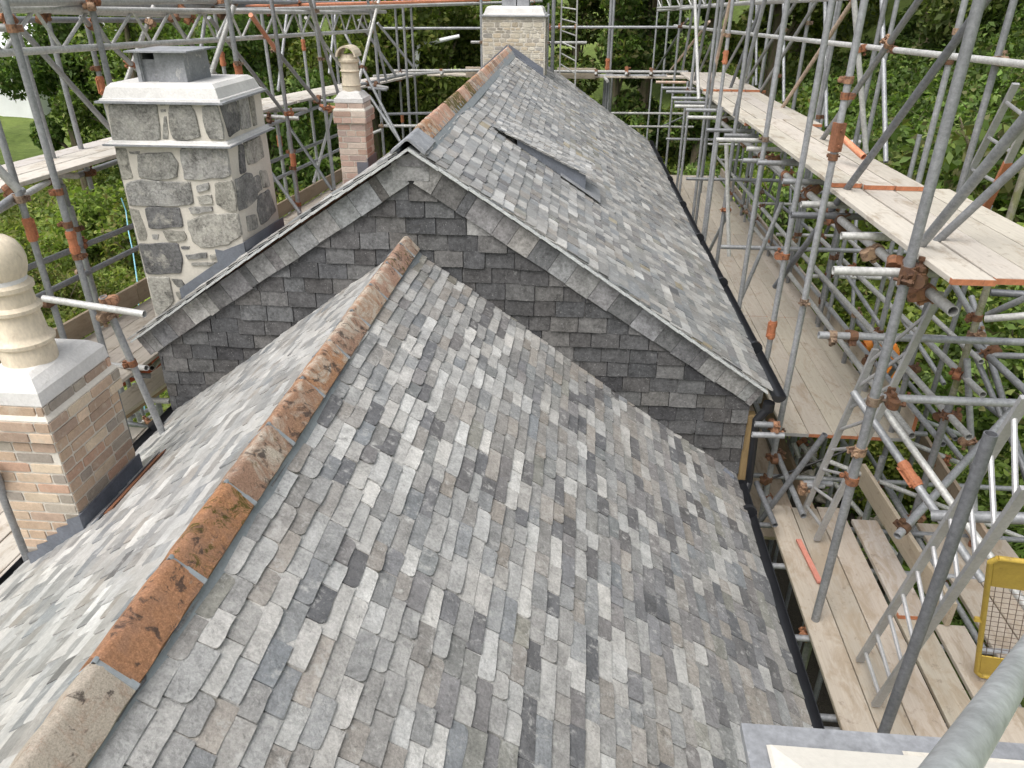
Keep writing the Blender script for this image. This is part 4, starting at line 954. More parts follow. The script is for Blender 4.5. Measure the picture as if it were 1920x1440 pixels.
# catslide vent on the far roof
def plane_z(x): return RBz-(x-RBx)*TB
vx0,vx1,vy0,vy1=-.93,.11,8.08,8.84; vz0=plane_z(vx0)+.014; vz1=-1.80; tv=(vz0-vz1)/(vx1-vx0); cv=1/math.hypot(1,tv)
def surfV(u,v,h): s=-v; return (vx0+s*cv+h*tv*cv,u,vz0-s*cv*tv+h*cv)
Lv=(vx1-vx0)/cv
mb=MB(); slate_field(mb,surfV,vy0-.05,vy1,course_list(-Lv-.01,0.,.075,.07),lambda v:random.uniform(.07,.12),[(1,0,vy1),(-1,0,-vy0),(0,1,0)],lambda u,v:dict(light=2,pale=.4,mid=1,blue=.3,warm=.2),.007,.008,.2)
vent=mb.build('roof_vent',M['slate_b'],roofb)
vent_l=MB(); a=(vx0,vy0+.05,plane_z(vx0)); 
for yy in (vy0+.04,vy1-.05):
    vent_l=MB()
    vent_l.add([(vx0+.25,yy,plane_z(vx0+.25)-.01),(vx1-.05,yy,plane_z(vx1-.05)-.01),(vx1-.05,yy,vz0-(vx1-.05-vx0)*tv-.006),(vx0+.25,yy,vz0-.25*tv-.004),(vx0+.25,yy+.02,plane_z(vx0+.25)-.01),(vx1-.05,yy+.02,plane_z(vx1-.05)-.01),(vx1-.05,yy+.02,vz0-(vx1-.05-vx0)*tv-.006),(vx0+.25,yy+.02,vz0-.25*tv-.004)],[(0,1,2,3),(7,6,5,4),(1,5,6,2)])
    vent_l.build('roof_vent_cheek',M['lead'],roofb)
mb=MB(); q=[(vx1-.32,vy0-.05,plane_z(vx1-.32)+.022),(vx1+.12,vy0-.05,plane_z(vx1+.12)+.022),(vx1+.12,vy1-.3,plane_z(vx1+.12)+.022),(vx1-.32,vy1-.3,plane_z(vx1-.32)+.022)]; mb.hexa([(a,b,c-.012) for a,b,c in q],q); mb.build('roof_vent_apron',M['leadp'],roofb)
# ------------------------------------------------------------ chimneys
BR=[(.54,.42,.31),(.50,.375,.27),(.46,.345,.255),(.58,.48,.36),(.40,.30,.23),(.36,.32,.265),(.50,.335,.245),(.35,.31,.265)]
def brick_face(mb,O,U,Nn,width,z0,z1,pal,off=0,hb=.075,lb=.235,inset=.0):
    V=Vector((0,0,1)); k=0; z=z1
    while z>z0:
        u=-(lb/2 if (k+off)%2 else 0)-random.uniform(0,.01)
        if random.random()<.3: u-=.06
        while u<width:
            l=lb if random.random()<.75 else lb*.5; a=max(u+.006,0.004); b_=min(u+l-.006,width-.004)
            if b_-a>.03:
                c=random.choice(pal); f=random.uniform(.85,1.12); mb.stone([(a,z-hb+.0075),(b_,z-hb+.0075),(b_,z-.0075),(a,z-.0075)],O,U,V,Nn,.006,(c[0]*f,c[1]*f,c[2]*f,random.random()),1,.0012,.03,.07)
            u+=l
        z-=hb; k+=1
def brick_stack(parent,x0,x1,y0,y1,z0,z1,pal,label,corb=.03):
    st=MB(); st.box(x0,x1,y0,y1,z0,z1)
    o=st.build('chimney',M['mortar'],parent); o['label']=label
    b=MB(); 
    for (O,U,Nn,wd,of) in [((x0,y0,0),(1,0,0),(0,-1,0),x1-x0,0),((x1,y0,0),(0,1,0),(1,0,0),y1-y0,1),((x0,y1,0),(0,-1,0),(-1,0,0),y1-y0,1),((x1,y1,0),(-1,0,0),(0,1,0),x1-x0,0)]:
        brick_face(b,Vector(O),Vector(U),Vector(Nn),wd,z0,z1-.25,pal,of)
    # corbelled top courses
    cx0,cx1,cy0,cy1=x0-corb,x1+corb,y0-corb,y1+corb
    for (O,U,Nn,wd,of) in [((cx0,cy0,0),(1,0,0),(0,-1,0),cx1-cx0,0),((cx1,cy0,0),(0,1,0),(1,0,0),cy1-cy0,1),((cx0,cy1,0),(0,-1,0),(-1,0,0),cy1-cy0,1),((cx1,cy1,0),(-1,0,0),(0,1,0),cx1-cx0,0)]:
        brick_face(b,Vector(O),Vector(U),Vector(Nn),wd,z1-.235,z1-.09,pal,of)
    for (O,U,Nn,wd,of) in [((x0-.004,y0-.004,0),(1,0,0),(0,-1,0),x1-x0+.008,0),((x1+.004,y0-.004,0),(0,1,0),(1,0,0),y1-y0+.008,1)]:
        brick_face(b,Vector(O),Vector(U),Vector(Nn),wd,z1-.07,z1+.0,pal,of)
    b.build('brickwork',M['brick'],o)
    m2=MB(); m2.box(cx0+.002,cx1-.002,cy0+.002,cy1-.002,z1-.238,z1-.088); 
    m2.hexa([(cx0,cy0,z1-.088),(cx1,cy0,z1-.088),(cx1,cy1,z1-.088),(cx0,cy1,z1-.088)],[(x0+.0,y0+.0,z1-.05),(x1,y0,z1-.05),(x1,y1,z1-.05),(x0,y1,z1-.05)]); m2.build('corbel',M['mortar'],o)
    return o
def flaunch(parent,x0,x1,y0,y1,z,h1,h2,ins,mat='white',name='flaunching'):
    mb=MB(); n=3
    R=lambda i,zz:[(x0+i,y0+i,zz),(x1-i,y0+i,zz),(x1-i,y1-i,zz),(x0+i,y1-i,zz)]
    rings=[R(0,z),R(.006,z+h1*.8),R(.022,z+h1),R(ins*.6,z+h1+(h2-h1)*.72),R(ins,z+h2)]
    for a,b_ in zip(rings,rings[1:]): mb.add(a+b_,[(0,1,5,4),(1,2,6,5),(2,3,7,6),(3,0,4,7)])
    mb.add(rings[-1],[(0,1,2,3)]); o=mb.build(name,M[mat],parent); return o
c1=brick_stack(house,-3.485,-3.045,3.47,4.14,-3.75,-2.15,BR,'buff brick chimney at the left eaves, its pot closed by a round cap')
flaunch(c1,-3.49,-3.04,3.465,4.145,-2.149,.10,.16,.11)
mb=MB(); mb.lathe([(.150,0),(.152,.10),(.147,.13),(.165,.145),(.168,.165),(.146,.185),(.138,.20),(.127,.33),(.148,.345),(.150,.365),(.126,.385),(.122,.46),(.142,.475),(.143,.50),(.122,.52),(.114,.54)],(-3.27,3.77,-2.02),32,ax=(-.02,.02))
pot=mb.build('chimney_pot',M['clay'],c1); smooth_by_angle(pot,35)
mb=MB(); mb.lathe([(.10,.0),(.125,.03),(.142,.08),(.148,.13),(.140,.18),(.118,.225),(.08,.258),(.03,.272)],(-3.285,3.78,-1.505),32); o=mb.build('pot_cap',M['clay'],c1); smooth_by_angle(o,60)
mb=MB(); mb.lathe([(.128,0),(.118,.045),(.1,.05)],(-3.282,3.778,-1.52),28); o=mb.build('cap_bedding',M['white'],c1); smooth_by_angle(o,60)
# stepped lead flashing
mb=MB(); zr=lambda x:RAz-abs(x-RAx)*TA
st=[(-3.05,-2.93)]; x=-3.04; top=-2.935; poly=[]
for i in range(5):
    x1=x-.09; poly.append((x,x1,top)); x=x1+0; top-=.075
for a,b_,t in poly:
    mb.add([(a,3.455,zr(a)-.02),(b_,3.455,zr(b_)-.02),(b_,3.455,t-.035),(a,3.455,t)],[(0,1,2,3)]); mb.add([(a,3.462,zr(a)-.02),(b_,3.462,zr(b_)-.02),(b_,3.462,t-.035),(a,3.462,t)],[(3,2,1,0)])
mb.box(-3.036,-3.028,3.45,4.16,-3.08,-2.925); q=[(-3.03,3.45,-3.05),(-2.90,3.45,zr(-2.90)+.04),(-2.90,4.2,zr(-2.90)+.04),(-3.03,4.2,-3.05)]; mb.hexa([(a,b,c-.01) for a,b,c in q],q)
mb.build('lead_flashing',M['lead'],c1)
mb=MB(); q=[(-2.90,3.5,zr(-2.90)+.03),(-2.82,3.5,zr(-2.82)+.035),(-2.82,4.16,zr(-2.82)+.035),(-2.90,4.16,zr(-2.90)+.03)]; mb.hexa([(a,b,c-.01) for a,b,c in q],q); mb.build('tilting_fillet',M['brown'],c1)
BP=[(.50,.36,.29),(.46,.31,.25),(.54,.42,.35),(.56,.48,.41),(.43,.34,.30),(.50,.37,.31)]
c2=brick_stack(house,-3.06,-2.71,9.5,9.86,-2.75,-1.27,BP,'small pink brick chimney with a hooded buff pot, beyond the granite one')
flaunch(c2,-3.07,-2.70,9.49,9.87,-1.269,.06,.13,.10)
mb=MB(); mb.lathe([(.112,0),(.112,.06),(.123,.07),(.11,.09),(.106,.22),(.122,.23),(.107,.25),(.106,.32),(.124,.335),(.126,.36),(.102,.39),(.10,.42)],(-2.885,9.68,-1.15),24)
o=mb.build('chimney_pot',M['clay'],c2); smooth_by_angle(o,35)
mb=MB(); n=10; vs=[];fs=[]
for yy in (9.54,9.82):
    for rr in (.125,.105):
        for i in range(n+1): t=math.pi*i/n; vs.append((-2.885+rr*math.cos(t),yy,-.755+rr*math.sin(t)))
m_=n+1
for i in range(n): fs+=[(i,i+1,2*m_+i+1,2*m_+i),(m_+i+1,m_+i,3*m_+i,3*m_+i+1),(i,m_+i,m_+i+1,i+1),(2*m_+i,2*m_+i+1,3*m_+i+1,3*m_+i)]
mb.add(vs,fs); o=mb.build('pot_hood',M['clay'],c2)
mb=MB(); f=surfB(-1); mb.box(-2.705,-2.697,9.46,9.9,-2.35,-1.93); mb.box(-2.85,-2.69,9.483,9.491,-2.3,-1.98); mb.build('lead_flashing',M['lead'],c2)
# granite chimney
GR=[(.20,.20,.192),(.26,.256,.235),(.34,.33,.295),(.29,.28,.245),(.15,.15,.15),(.30,.296,.28)]
mb=MB(); mb.box(-3.80,-2.85,5.95,6.78,-3.6,-.80)
c3=mb.build('chimney',M['mortar'],house); c3['label']='big square granite chimney with pale lime joints and two drip courses'
mb=MB()
for poly in STONES_FRONT:
    cx=sum(p[0] for p in poly)/len(poly); cz=sum(p[1] for p in poly)/len(poly); c=random.choice(GR); s_=max(p[0] for p in poly)-min(p[0] for p in poly)
    poly=[(max(-3.795,min(-2.855,a)),b) for a,b in poly]
    mb.stone(poly,Vector((0,5.951,0)),Vector((1,0,0)),Vector((0,0,1)),Vector((0,-1,0)),.016 if s_>.1 else .006,(*c,random.random()),1,.002,.05,.14,1.04)
for poly in STONES_SIDE:
    c=random.choice(GR); poly=[(max(5.955,min(6.775,a)),b) for a,b in poly]
    mb.stone(poly,Vector((-2.851,0,0)),Vector((0,1,0)),Vector((0,0,1)),Vector((1,0,0)),.016,(*c,random.random()),1,.002,.05,.14,1.05)
for k in range(9):
    for j in range(3): # hidden faces
        z=-3.5+.3*k; y=5.98+.26*j; c=random.choice(GR); mb.stone([(y,z),(y+.23,z+.01),(y+.22,z+.26),(y+.01,z+.25)],Vector((-3.799,0,0)),Vector((0,1,0)),Vector((0,0,1)),Vector((-1,0,0)),.012,(*c,random.random()),2,.003,.07)
        x=-3.78+.31*j; mb.stone([(x,z),(x+.28,z+.01),(x+.27,z+.26),(x+.01,z+.25)],Vector((0,6.779,0)),Vector((1,0,0)),Vector((0,0,1)),Vector((0,1,0)),.012,(*c,random.random()),2,.003,.07)
mb.build('granite_blocks',M['granite'],c3)
def slab(parent,x0,x1,y0,y1,z,ov,th,name='drip_course',mat='leadp'):
    mb=MB(); mb.box(x0-ov,x1+ov,y0-ov,y1+ov,z,z+th); return mb.build(name,M[mat],parent)
slab(c3,-3.80,-2.85,5.95,6.78,-1.145,.062,.014); slab(c3,-3.80,-2.85,5.95,6.78,-.82,.05,.016)
flaunch(c3,-3.85,-2.80,5.90,6.83,-1.131,.006,.03,.05,name='flaunching'); flaunch(c3,-3.825,-2.825,5.925,6.805,-.804,.02,.125,.085)
mb=MB() # lead cowl, open to the front
x0,x1,y0,y1,z0,z1=-3.53,-3.15,6.10,6.52,-.71,-.46
mb.box(x1-.24,x1,y0,y0+.02,z0,z1); mb.box(x0,x0+.02,y0,y1,z0,z1); mb.box(x1-.02,x1,y0+.02,y1,z0,z1); mb.box(x0+.02,x1-.02,y1-.02,y1,z0,z1); mb.box(x0+.02,x1-.24,y0+.03,y0+.05,z0,z1-.055); mb.box(x0-.02,x0+.012,y0-.012,y0,z0,z1)
mb.build('lead_cowl',M['leadp'],c3); slab(c3,x0,x1,y0,y1,z1,.065,.012,'cowl_lid')
mb=MB() # flashing on the near face, following the verge
f=surfB(-1)
P0=[(-3.50,rake(-3.50)+.02),(-2.85,rake(-2.85)+.02)]
mb.add([(P0[0][0],5.925,P0[0][1]-.05),(-3.08,5.925,rake(-3.08)-.03),(-3.08,5.925,rake(-3.08)+.12),(P0[0][0],5.925,P0[0][1]+.10)],[(0,1,2,3)])
mb.add([(-3.09,5.921,rake(-3.09)-.03),(-2.83,5.921,rake(-2.83)-.03),(-2.83,5.921,rake(-2.83)+.13),(-3.03,5.921,rake(-3.0)+.16),(-3.10,5.921,rake(-3.0)+.17)],[(0,1,2,3,4)])
mb.add([(-2.83,5.92,rake(-2.83)-.1),(-2.83,6.84,rake(-2.83)-.2),(-2.83,6.84,rake(-2.83)+.10),(-2.83,5.92,rake(-2.83)+.13)],[(0,1,2,3)])
o=mb.build('lead_flashing',M['lead'],c3); md=o.modifiers.new('solid','SOLIDIFY'); md.thickness=.008
# far ridge chimney of small rubble
mb=MB(); mb.box(-1.98,-.78,15.55,16.45,-3.2,-.50); c4=mb.build('chimney',M['mortar'],house); c4['label']='far ridge chimney of pale coursed rubble with a white top'
mb=MB(); RB=[(.48,.44,.36),(.56,.51,.41),(.38,.35,.30),(.52,.45,.34),(.43,.41,.37),(.58,.54,.45)]
for (O,U,Nn,wd) in [((-1.98,15.552,0),(1,0,0),(0,-1,0),1.2),((-.782,15.55,0),(0,1,0),(1,0,0),.9),((-1.979,16.45,0),(0,-1,0),(-1,0,0),.9)]:
    z=-.52
    while z>-2.6:
        h=random.choice([.035,.05,.07,.09]); u=.01
        while u<wd-.03:
            l=random.uniform(.06,.26); b_=min(u+l,wd-.008); c=random.choice(RB); q=random.uniform(.0,.012); q2=random.uniform(.75,1.1)
            mb.stone([(u,z-h+q),(b_-.012,z-h),(b_-.016,z-.012),((u+b_)/2,z-.008),(u+.004,z-.012-q)],Vector(O),Vector(U),Vector((0,0,1)),Vector(Nn),.010,(*[x*q2 for x in c],random.random()),1,.003,.1); u=b_+.004
        z-=h
mb.build('rubble_stones',M['rubble'],c4); slab(c4,-1.98,-.78,15.55,16.45,-.50,.05,.02); flaunch(c4,-1.97,-.79,15.56,16.44,-.479,.03,.15,.09)
mb=MB(); mb.box(-1.63,-1.36,15.8,16.2,-.33,.1); mb.box(-1.34,-1.12,15.8,16.2,-.33,.1); mb.build('lead_cowl',M['leadp'],c4)
mb=MB(); f1=surfB(1); f2=surfB(-1)
for f_,s in ((f1,1),(f2,-1)):
    q=[f_(15.40,-.85,.03),f_(15.56,-.85,.03),f_(15.56,0,.05),f_(15.40,0,.05)]; mb.hexa([(a,b,c-.02) for a,b,c in q],q)
    q=[f_(15.535,-.80,.02),f_(15.555,-.80,.02),f_(15.555,0,.02),f_(15.535,0,.02)]; mb.hexa(q,[(a,b,c+.13) for a,b,c in q])
mb.build('lead_flashing',M['lead'],c4)
# near chimney top at the bottom right corner
cz=-1.52
mb=MB(); mb.box(.50,1.35,.55,1.18,-3.9,cz-.02); c5=mb.build('chimney',M['mortar'],house); c5['label']='chimney top at the bottom right corner, slate slab under cream render'
mb=MB(); th=.022; mb.add([(.432,1.205,cz),(1.42,1.255,cz-.055),(1.42,.45,cz-.055),(.432,.45,cz),(.432,1.205,cz-th),(1.42,1.255,cz-.055-th),(1.42,.45,cz-.055-th),(.432,.45,cz-th)],[(3,2,1,0),(4,5,6,7),(0,1,5,4),(4,7,3,0)]); mb.build('drip_course',M['leadp'],c5)
mb=MB(); 
R1=[(.478,1.150,cz+.002),(1.38,1.19,cz-.05),(1.38,.5,cz-.05),(.478,.5,cz+.002)]; R2=[(.484,1.144,cz+.012),(1.38,1.184,cz-.038),(1.38,.5,cz-.038),(.484,.5,cz+.012)]; R3=[(.60,1.02,cz+.035),(1.36,1.05,cz-.015),(1.36,.5,cz-.015),(.60,.5,cz+.035)]
for a,b_ in ((R1,R2),(R2,R3)): mb.add(a+b_,[(3,0,4,7),(0,1,5,4)[::-1],(1,2,6,5)])
mb.add(R3,[(3,2,1,0)]); mb.build('flaunching',M['cream'],c5)
# ------------------------------------------------------------ scaffolds
SC={'R':thing('scaffold','tall grey tube scaffold with orange couplers standing along the right side of the roofs','scaffold',(2.5,6,-8.4)),
    'L':thing('scaffold','grey tube scaffold rising behind the chimneys on the left side of the roofs','scaffold',(-4.5,8,-8.4)),
    'F':thing('scaffold','far cross scaffold of level tubes behind the ridge chimney','scaffold',(0,18,-8.4))}
TO=[]
for k,y in enumerate(np.arange(6.9,17.6,1.78)):
    y=float(y); TUBES+= [('R','standard',[3.62,y,-8.5],[3.62,y,-1.7+.3*(k%2)],.025,'s'),('R','transom',[1.7,y+.06,-2.72],[3.9,y+.06,-2.72],.025,'s')][(0 if k%3 else 0):(2 if k%2 else 1)]
    TUBES+= [('R','brace',[3.66,y,-5.2 if k%2 else -2.0],[3.66,y+1.78,-2.0 if k%2 else -5.2],.0245,'s'),('R','transom',[2.9,y+.5,-3.2],[3.85,y+.5,-3.2],.0245,'w'),('R','transom',[2.9,y+.9,-2.25],[3.8,y+.9,-2.25],.0245,'s')]
TUBES+=[('R','ledger',[3.58,6.2,z],[3.58,17.8,z-.15],.0245,t) for z,t in ((-2.1,'s'),(-2.9,'w'),(-3.7,'s'),(-4.9,'s'))]
TUBES+=[('R','brace',[3.15,y,-1.6],[3.15,y+1.9,.9],.0245,'s') for y in (8.2,10.4,12.8,15.0)]
TUBES+=[('R','brace',[2.0,y+1.6,-1.5],[2.0,y,1.0],.0245,t) for y,t in ((9.0,'s'),(11.3,'p'),(13.2,'s'),(15.2,'s'))]
TUBES+=[('R','standard',[x,y,-8.4],[x,y,1.2],.0245,'s') for x,y in ((1.98,12.6),(3.15,10.9),(3.15,14.6),(2.6,16.4),(3.16,8.9))]
TUBES+=[('L','long_tube',[-4.2+.25*i,6.+i*.7,.02-.06*(i%3)],[-3.3+.35*i,15.+i*.5,.10-.05*(i%2)],.026,'wsw'[i%3]) for i in range(5)]
TUBES+=[('L','brace',[-4.95,y,-1.5],[-4.95,y+1.6,.6],.025,'s') for y in (9.5,12.5,15.2)]+[('L','brace',[-3.8,y+1.5,-1.6],[-3.8,y,.7],.025,'s') for y in (10.6,13.6)]
for sc,nm,a,b_,r,ti in TUBES:
    a=Vector(a); b_=Vector(b_); nm={'roof_tube':'long_tube'}.get(nm,nm)
    mb=MB(); L=(b_-a).length; near=min(a.length,b_.length)<9
    mb.tube((0,0,0),tuple(b_-a),r,20 if ti=='n' else (14 if near else 10),.005 if near else 0.)
    o=mb.build(nm,M[ti],SC[sc],loc=a); 
    smooth_by_angle(o,50); TO.append((o,(b_-a).normalized(),r))
def coupler_mesh(kind):
    mb=MB()
    if kind=='sleeve':
        mb.tube((0,0,-.09),(0,0,.09),.0335,12); mb.bar((.034,0,-.075),(.034,0,.075),.022,.022,(1,0,0)); 
        for z in (-.055,.055): mb.tube((.03,-.03,z),(.03,.034,z),.009,6); mb.tube((0,0,z-.02),(0,0,z+.02),.038,12)
    elif kind=='clip':
        mb.tube((0,0,-.024),(0,0,.024),.0345,12); mb.bar((.03,-.02,0),(.062,-.02,0),.04,.012,(0,1,0)); mb.bar((.03,.016,0),(.062,.016,0),.04,.012,(0,1,0)); mb.tube((.05,-.045,0),(.05,.05,0),.008,6); mb.tube((.05,.03,0),(.05,.046,0),.016,6)
    elif kind=='plate':
        mb.box(-.034,.034,-.034,.034,-.10,.10)
        for z in (-.06,.05): mb.tube((0,-.036,z),(0,-.045,z),.012,8)
    else:
        mb.tube((0,0,-.026),(0,0,.026),.0345,12); mb.box(-.03,.03,.022,.05,-.03,.03); mb.tube((-.026,.062,0),(.026,.062,0),.034,12); mb.bar((.03,-.01,0),(.066,-.01,0),.045,.012,(0,1,0)); mb.tube((.05,-.04,0),(.05,.055,0),.009,6); mb.tube((.05,.03,0),(.05,.048,0),.017,6); mb.tube((-.0,.062,.02),(0,.062,.07),.009,6); mb.tube((0,.062,.05),(0,.062,.068),.016,6)
    me=mb.mesh(kind); me.materials.append(M['brown'] if kind=='plate' else (M['orange'] if kind=='sleeve' else M['coupler'])); return me
CM={k:coupler_mesh(k) for k in ('sleeve','clip','plate','cross')}
for i,kind,p in JOINTS:
    o,d,r=TO[i]; c=bpy.data.objects.new({'sleeve':'sleeve_coupler','clip':'coupler','cross':'coupler','plate':'joint_plate'}[kind],CM[kind]); COL.objects.link(c)
    z=d; q=z.to_track_quat('Z','Y').to_matrix().to_4x4()@Matrix.Rotation(random.uniform(0,6.28),4,'Z'); s=r/.0255
    c.parent=o; c.matrix_parent_inverse=Matrix.Translation(-Vector(o.location)); c.matrix_basis=Matrix.Translation(Vector(p))@q@Matrix.Diagonal((s,s,s,1))
# lattice beam along the left side
def lattice(name,label,A,B_,C_,D_,n,mat='w',r=.024):
    "A-B top chord, C-D bottom chord"
    t=thing(name,label,'lattice beam',A); A,B_,C_,D_=map(Vector,(A,B_,C_,D_))
    for nm,a,b_ in (('chord',A,B_),('chord',C_,D_)):
        mb=MB(); mb.tube(a,b_,r*1.15,12); o=mb.build(nm,M[mat],t); smooth_by_angle(o,50)
    for i in range(n):
        a=A.lerp(B_,i/n); c=C_.lerp(D_,(i+.5)/n); e=A.lerp(B_,(i+1)/n)
        for p,q in ((a,c),(c,e)):
            mb=MB(); mb.tube(p,q,r*.62,8); o=mb.build('web_strut',M[mat],t); smooth_by_angle(o,50)
    return t
lattice('lattice_beam','long zigzag lattice beam of pale tubes running across the top left, behind the granite chimney',LAT['A'],LAT['B'],LAT['C'],LAT['D'],15)
lattice('lattice_beam','short zigzag lattice beam at the top, right of the far ladder',LAT['A2'],LAT['B2'],LAT['C2'],LAT['D2'],9)
lattice('lattice_beam','far zigzag lattice beam at the top, left of the far ridge chimney',LAT['A3'],LAT['B3'],LAT['C3'],LAT['D3'],7)
# ------------------------------------------------------------ boards
ORD=['first','second','third','fourth','fifth','sixth','seventh']
def tintb(v): f=random.uniform(.9,1.08); return (v[0]*f,v[1]*f*random.uniform(.985,1.01),v[2]*f*random.uniform(.97,1.02),random.random())
def board(a,b_,wd,label,group,mat='board',col=(.56,.51,.43),th=.038,ends=(0,0),name='scaffold_board',cat='scaffold board',up=(0,0,1)):
    a=Vector(a);b_=Vector(b_); d=(b_-a).normalized(); x=d.cross(Vector(up)).normalized(); u=x.cross(d).normalized()
    mb=MB(); n=6; c=tintb(col); vs=[]; fs=[]; L=(b_-a).length; bow=random.uniform(-.006,.006); ch=.004
    prof=[(-wd/2+ch,-th/2),(wd/2-ch,-th/2),(wd/2,-th/2+ch),(wd/2,th/2-ch),(wd/2-ch,th/2),(-wd/2+ch,th/2),(-wd/2,th/2-ch),(-wd/2,-th/2+ch)]
    for k in range(n+1):
        t=k/n; p=d*(L*t)+u*(bow*4*t*(1-t)+random.uniform(-.001,.001))
        vs+=[p+x*px+u*pz for px,pz in prof]
    for k in range(n):
        for i in range(8): j=(i+1)%8; fs.append((k*8+i,k*8+j,k*8+8+j,k*8+8+i))
    fs+=[tuple(range(7,-1,-1)),tuple(n*8+i for i in range(8))]
    mb.add(vs,fs,c); o=mb.build(name,M[mat],None,loc=a); tag(o,label,cat,group)
    for e,pp,sg in ((ends[0],Vector((0,0,0)),-1),(ends[1],b_-a,1)):
        if e:
            m2=MB(); q=pp+d*sg*.0015; m2.bar(q-d*sg*.03,q+d*sg*.002,wd+.004,th-.006,tuple(u)); 
            e2=m2.mesh('painted_end'); e2.materials.append(M['orange' if e==1 else 'galv']); eo=bpy.data.objects.new('painted_end',e2); COL.objects.link(eo); eo.parent=o
    return o
def shift(p,x=0,y=0,z=0): return (p[0]+x,p[1]+y,p[2]+z)
def lerp(a,b,t): return tuple(a[i]+(b[i]-a[i])*t for i in range(3))
def at_y(l,y): t=(y-l[0][1])/(l[1][1]-l[0][1]); return lerp(l[0],l[1],t)
U=BOARD_LINES['upR']
runs=[(4.02,6.32,0,'nearest'),(6.22,10.1,.04,'second'),(10.0,13.9,.0,'third'),(13.8,17.4,.04,'farthest')]
for y0,y1,dz,rn in runs:
    for i in range(4):
        if rn!='nearest' and i==3 and rn=='second': pass
        xo=.1125+.238*i; a=shift(at_y(U,y0+random.uniform(-.02,.02)*(rn!='nearest')),xo,0,dz-.02); b_=shift(at_y(U,y1),xo,0,dz-.02)
        if rn=='nearest': a=shift(a,0,(.03 if i else 0),0)
        if rn=='second' and i==0: a=shift(a,0,.05,0)
        if i==3 and rn=='second': continue
        board(a,b_,.225,'pale scaffold board, %s from the roof, %s run of the high right platform'%(ORD[i],rn),'boards of the high right platform','board',(.50,.465,.405),ends=(1,0))
U=BOARD_LINES['mainR']
for y0,y1,rn in [(6.30,9.3,'nearest'),(9.31,13.2,'middle'),(13.21,18.2,'farthest')]:
    for i in range(5):
        xo=.1125+.229*i-(.229 if i==9 else 0); 
        a=shift(at_y(U,y0+(0 if i else .0)),xo-.0,0,-.02+(0)); b_=shift(at_y(U,y1),xo,0,-.02)
        if i==4 : a=shift(a,-.02,0,.0); b_=shift(b_,-.02,0,0)
        board(a,b_,.225,'wide pale board, %s from the gutter, %s run beside the far roof'%(ORD[i],rn),'boards of the walkway beside the far roof','board',(.43,.39,.325),ends=(1 if i in (1,2,3) else 2,0))
for y0,y1,rn in [(6.35,9.8,'nearest'),(9.8,13.7,'middle'),(13.7,18.0,'farthest')]:
    a=at_y(U,y0);b_=at_y(U,y1); a=(a[0]+1.19,a[1],a[2]+.11); b_=(b_[0]+1.19,b_[1],b_[2]+.11)
    board(a,b_,.215,'upright toe board closing the outer edge of the right walkway, %s length'%rn,'toe boards of the right walkway','board',(.48,.42,.34),name='toe_board',cat='toe board',ends=(1 if rn=='nearest' else 0,0),up=(1,0,0))
# near low platform on the right
zn=-4.31
for k,(x,y0,y1,col,g) in enumerate([(1.985,1.7,5.82,(.385,.34,.28),'first'),(2.22,1.5,5.80,(.36,.32,.265),'second'),(2.455,1.5,5.83,(.375,.33,.27),'third'),(2.70,1.5,4.62,(.385,.345,.285),'fourth'),(2.96,1.3,4.42,(.40,.355,.30),'fifth')]):
    board((x,y0,zn),(x,y1,zn),.225,'worn board of the low near platform, %s from the black gutter'%g,'boards of the low near platform','board_d',col,ends=(0,1 if k==0 else 0))
board((2.70,4.45,zn+.04),(2.70,5.62,zn+.04),.225,'short grey board lapped over the fourth board of the low near platform','boards of the low near platform','board_d',(.42,.38,.33),ends=(1,0))
for k,(x,y0,y1) in enumerate([(3.22,1.3,3.75),(3.34,3.95,5.75),(3.58,3.8,5.75),(3.82,3.8,5.72),(3.50,1.3,3.7),(3.74,1.3,3.7),(4.05,3.7,5.3),(3.98,1.3,3.7)]):
    board((x,y0,zn-.06),(x,y1,zn-.06),.225,['dusty board right of the gap, next to the yellow gate','first board beyond the near toe board','second board beyond the near toe board','third board beyond the near toe board','board under the yellow gate','second board under the yellow gate','fourth board beyond the near toe board','outermost board under the yellow gate'][k],'boards of the outer low platform','board_d',(.375,.33,.27))
board((2.93,4.40,zn+.14),(2.85,6.25,zn+.14),.225,'upright toe board between the two low platforms on the right','toe boards of the low platforms','board',(.42,.36,.28),name='toe_board',cat='toe board',up=(1,0,0))
board((3.05,3.92,zn+.12),(4.2,3.86,zn+.12),.22,'grey upright toe board standing across behind the yellow gate','toe boards of the low platforms','board_d',(.30,.27,.23),name='toe_board',cat='toe board',up=(0,1,0))
board((3.55,5.2,zn+.15),(3.65,6.9,zn+.15),.22,'upright toe board at the right frame edge above the yellow gate','toe boards of the low platforms','board_d',(.38,.30,.23),name='toe_board',cat='toe board',up=(1,0,0))
# boards glimpsed under the far roof's gutter corner
for k,(x,y0,y1) in enumerate([(1.76,5.9,9.5),(1.99,5.9,9.5),(2.22,5.85,9.5)]):
    board((x,y0,-4.75),(x,y1,-4.75),.225,'%s board of the deep lower lift under the gutter corner'%ORD[k],'boards of the deep lower lift','board',(.46,.39,.31))
board((2.42,5.9,-4.62),(2.42,9.5,-4.62),.22,'dark upright toe board of the deep lower lift','boards of the deep lower lift','board_d',(.26,.20,.14),name='toe_board',cat='toe board',up=(1,0,0))
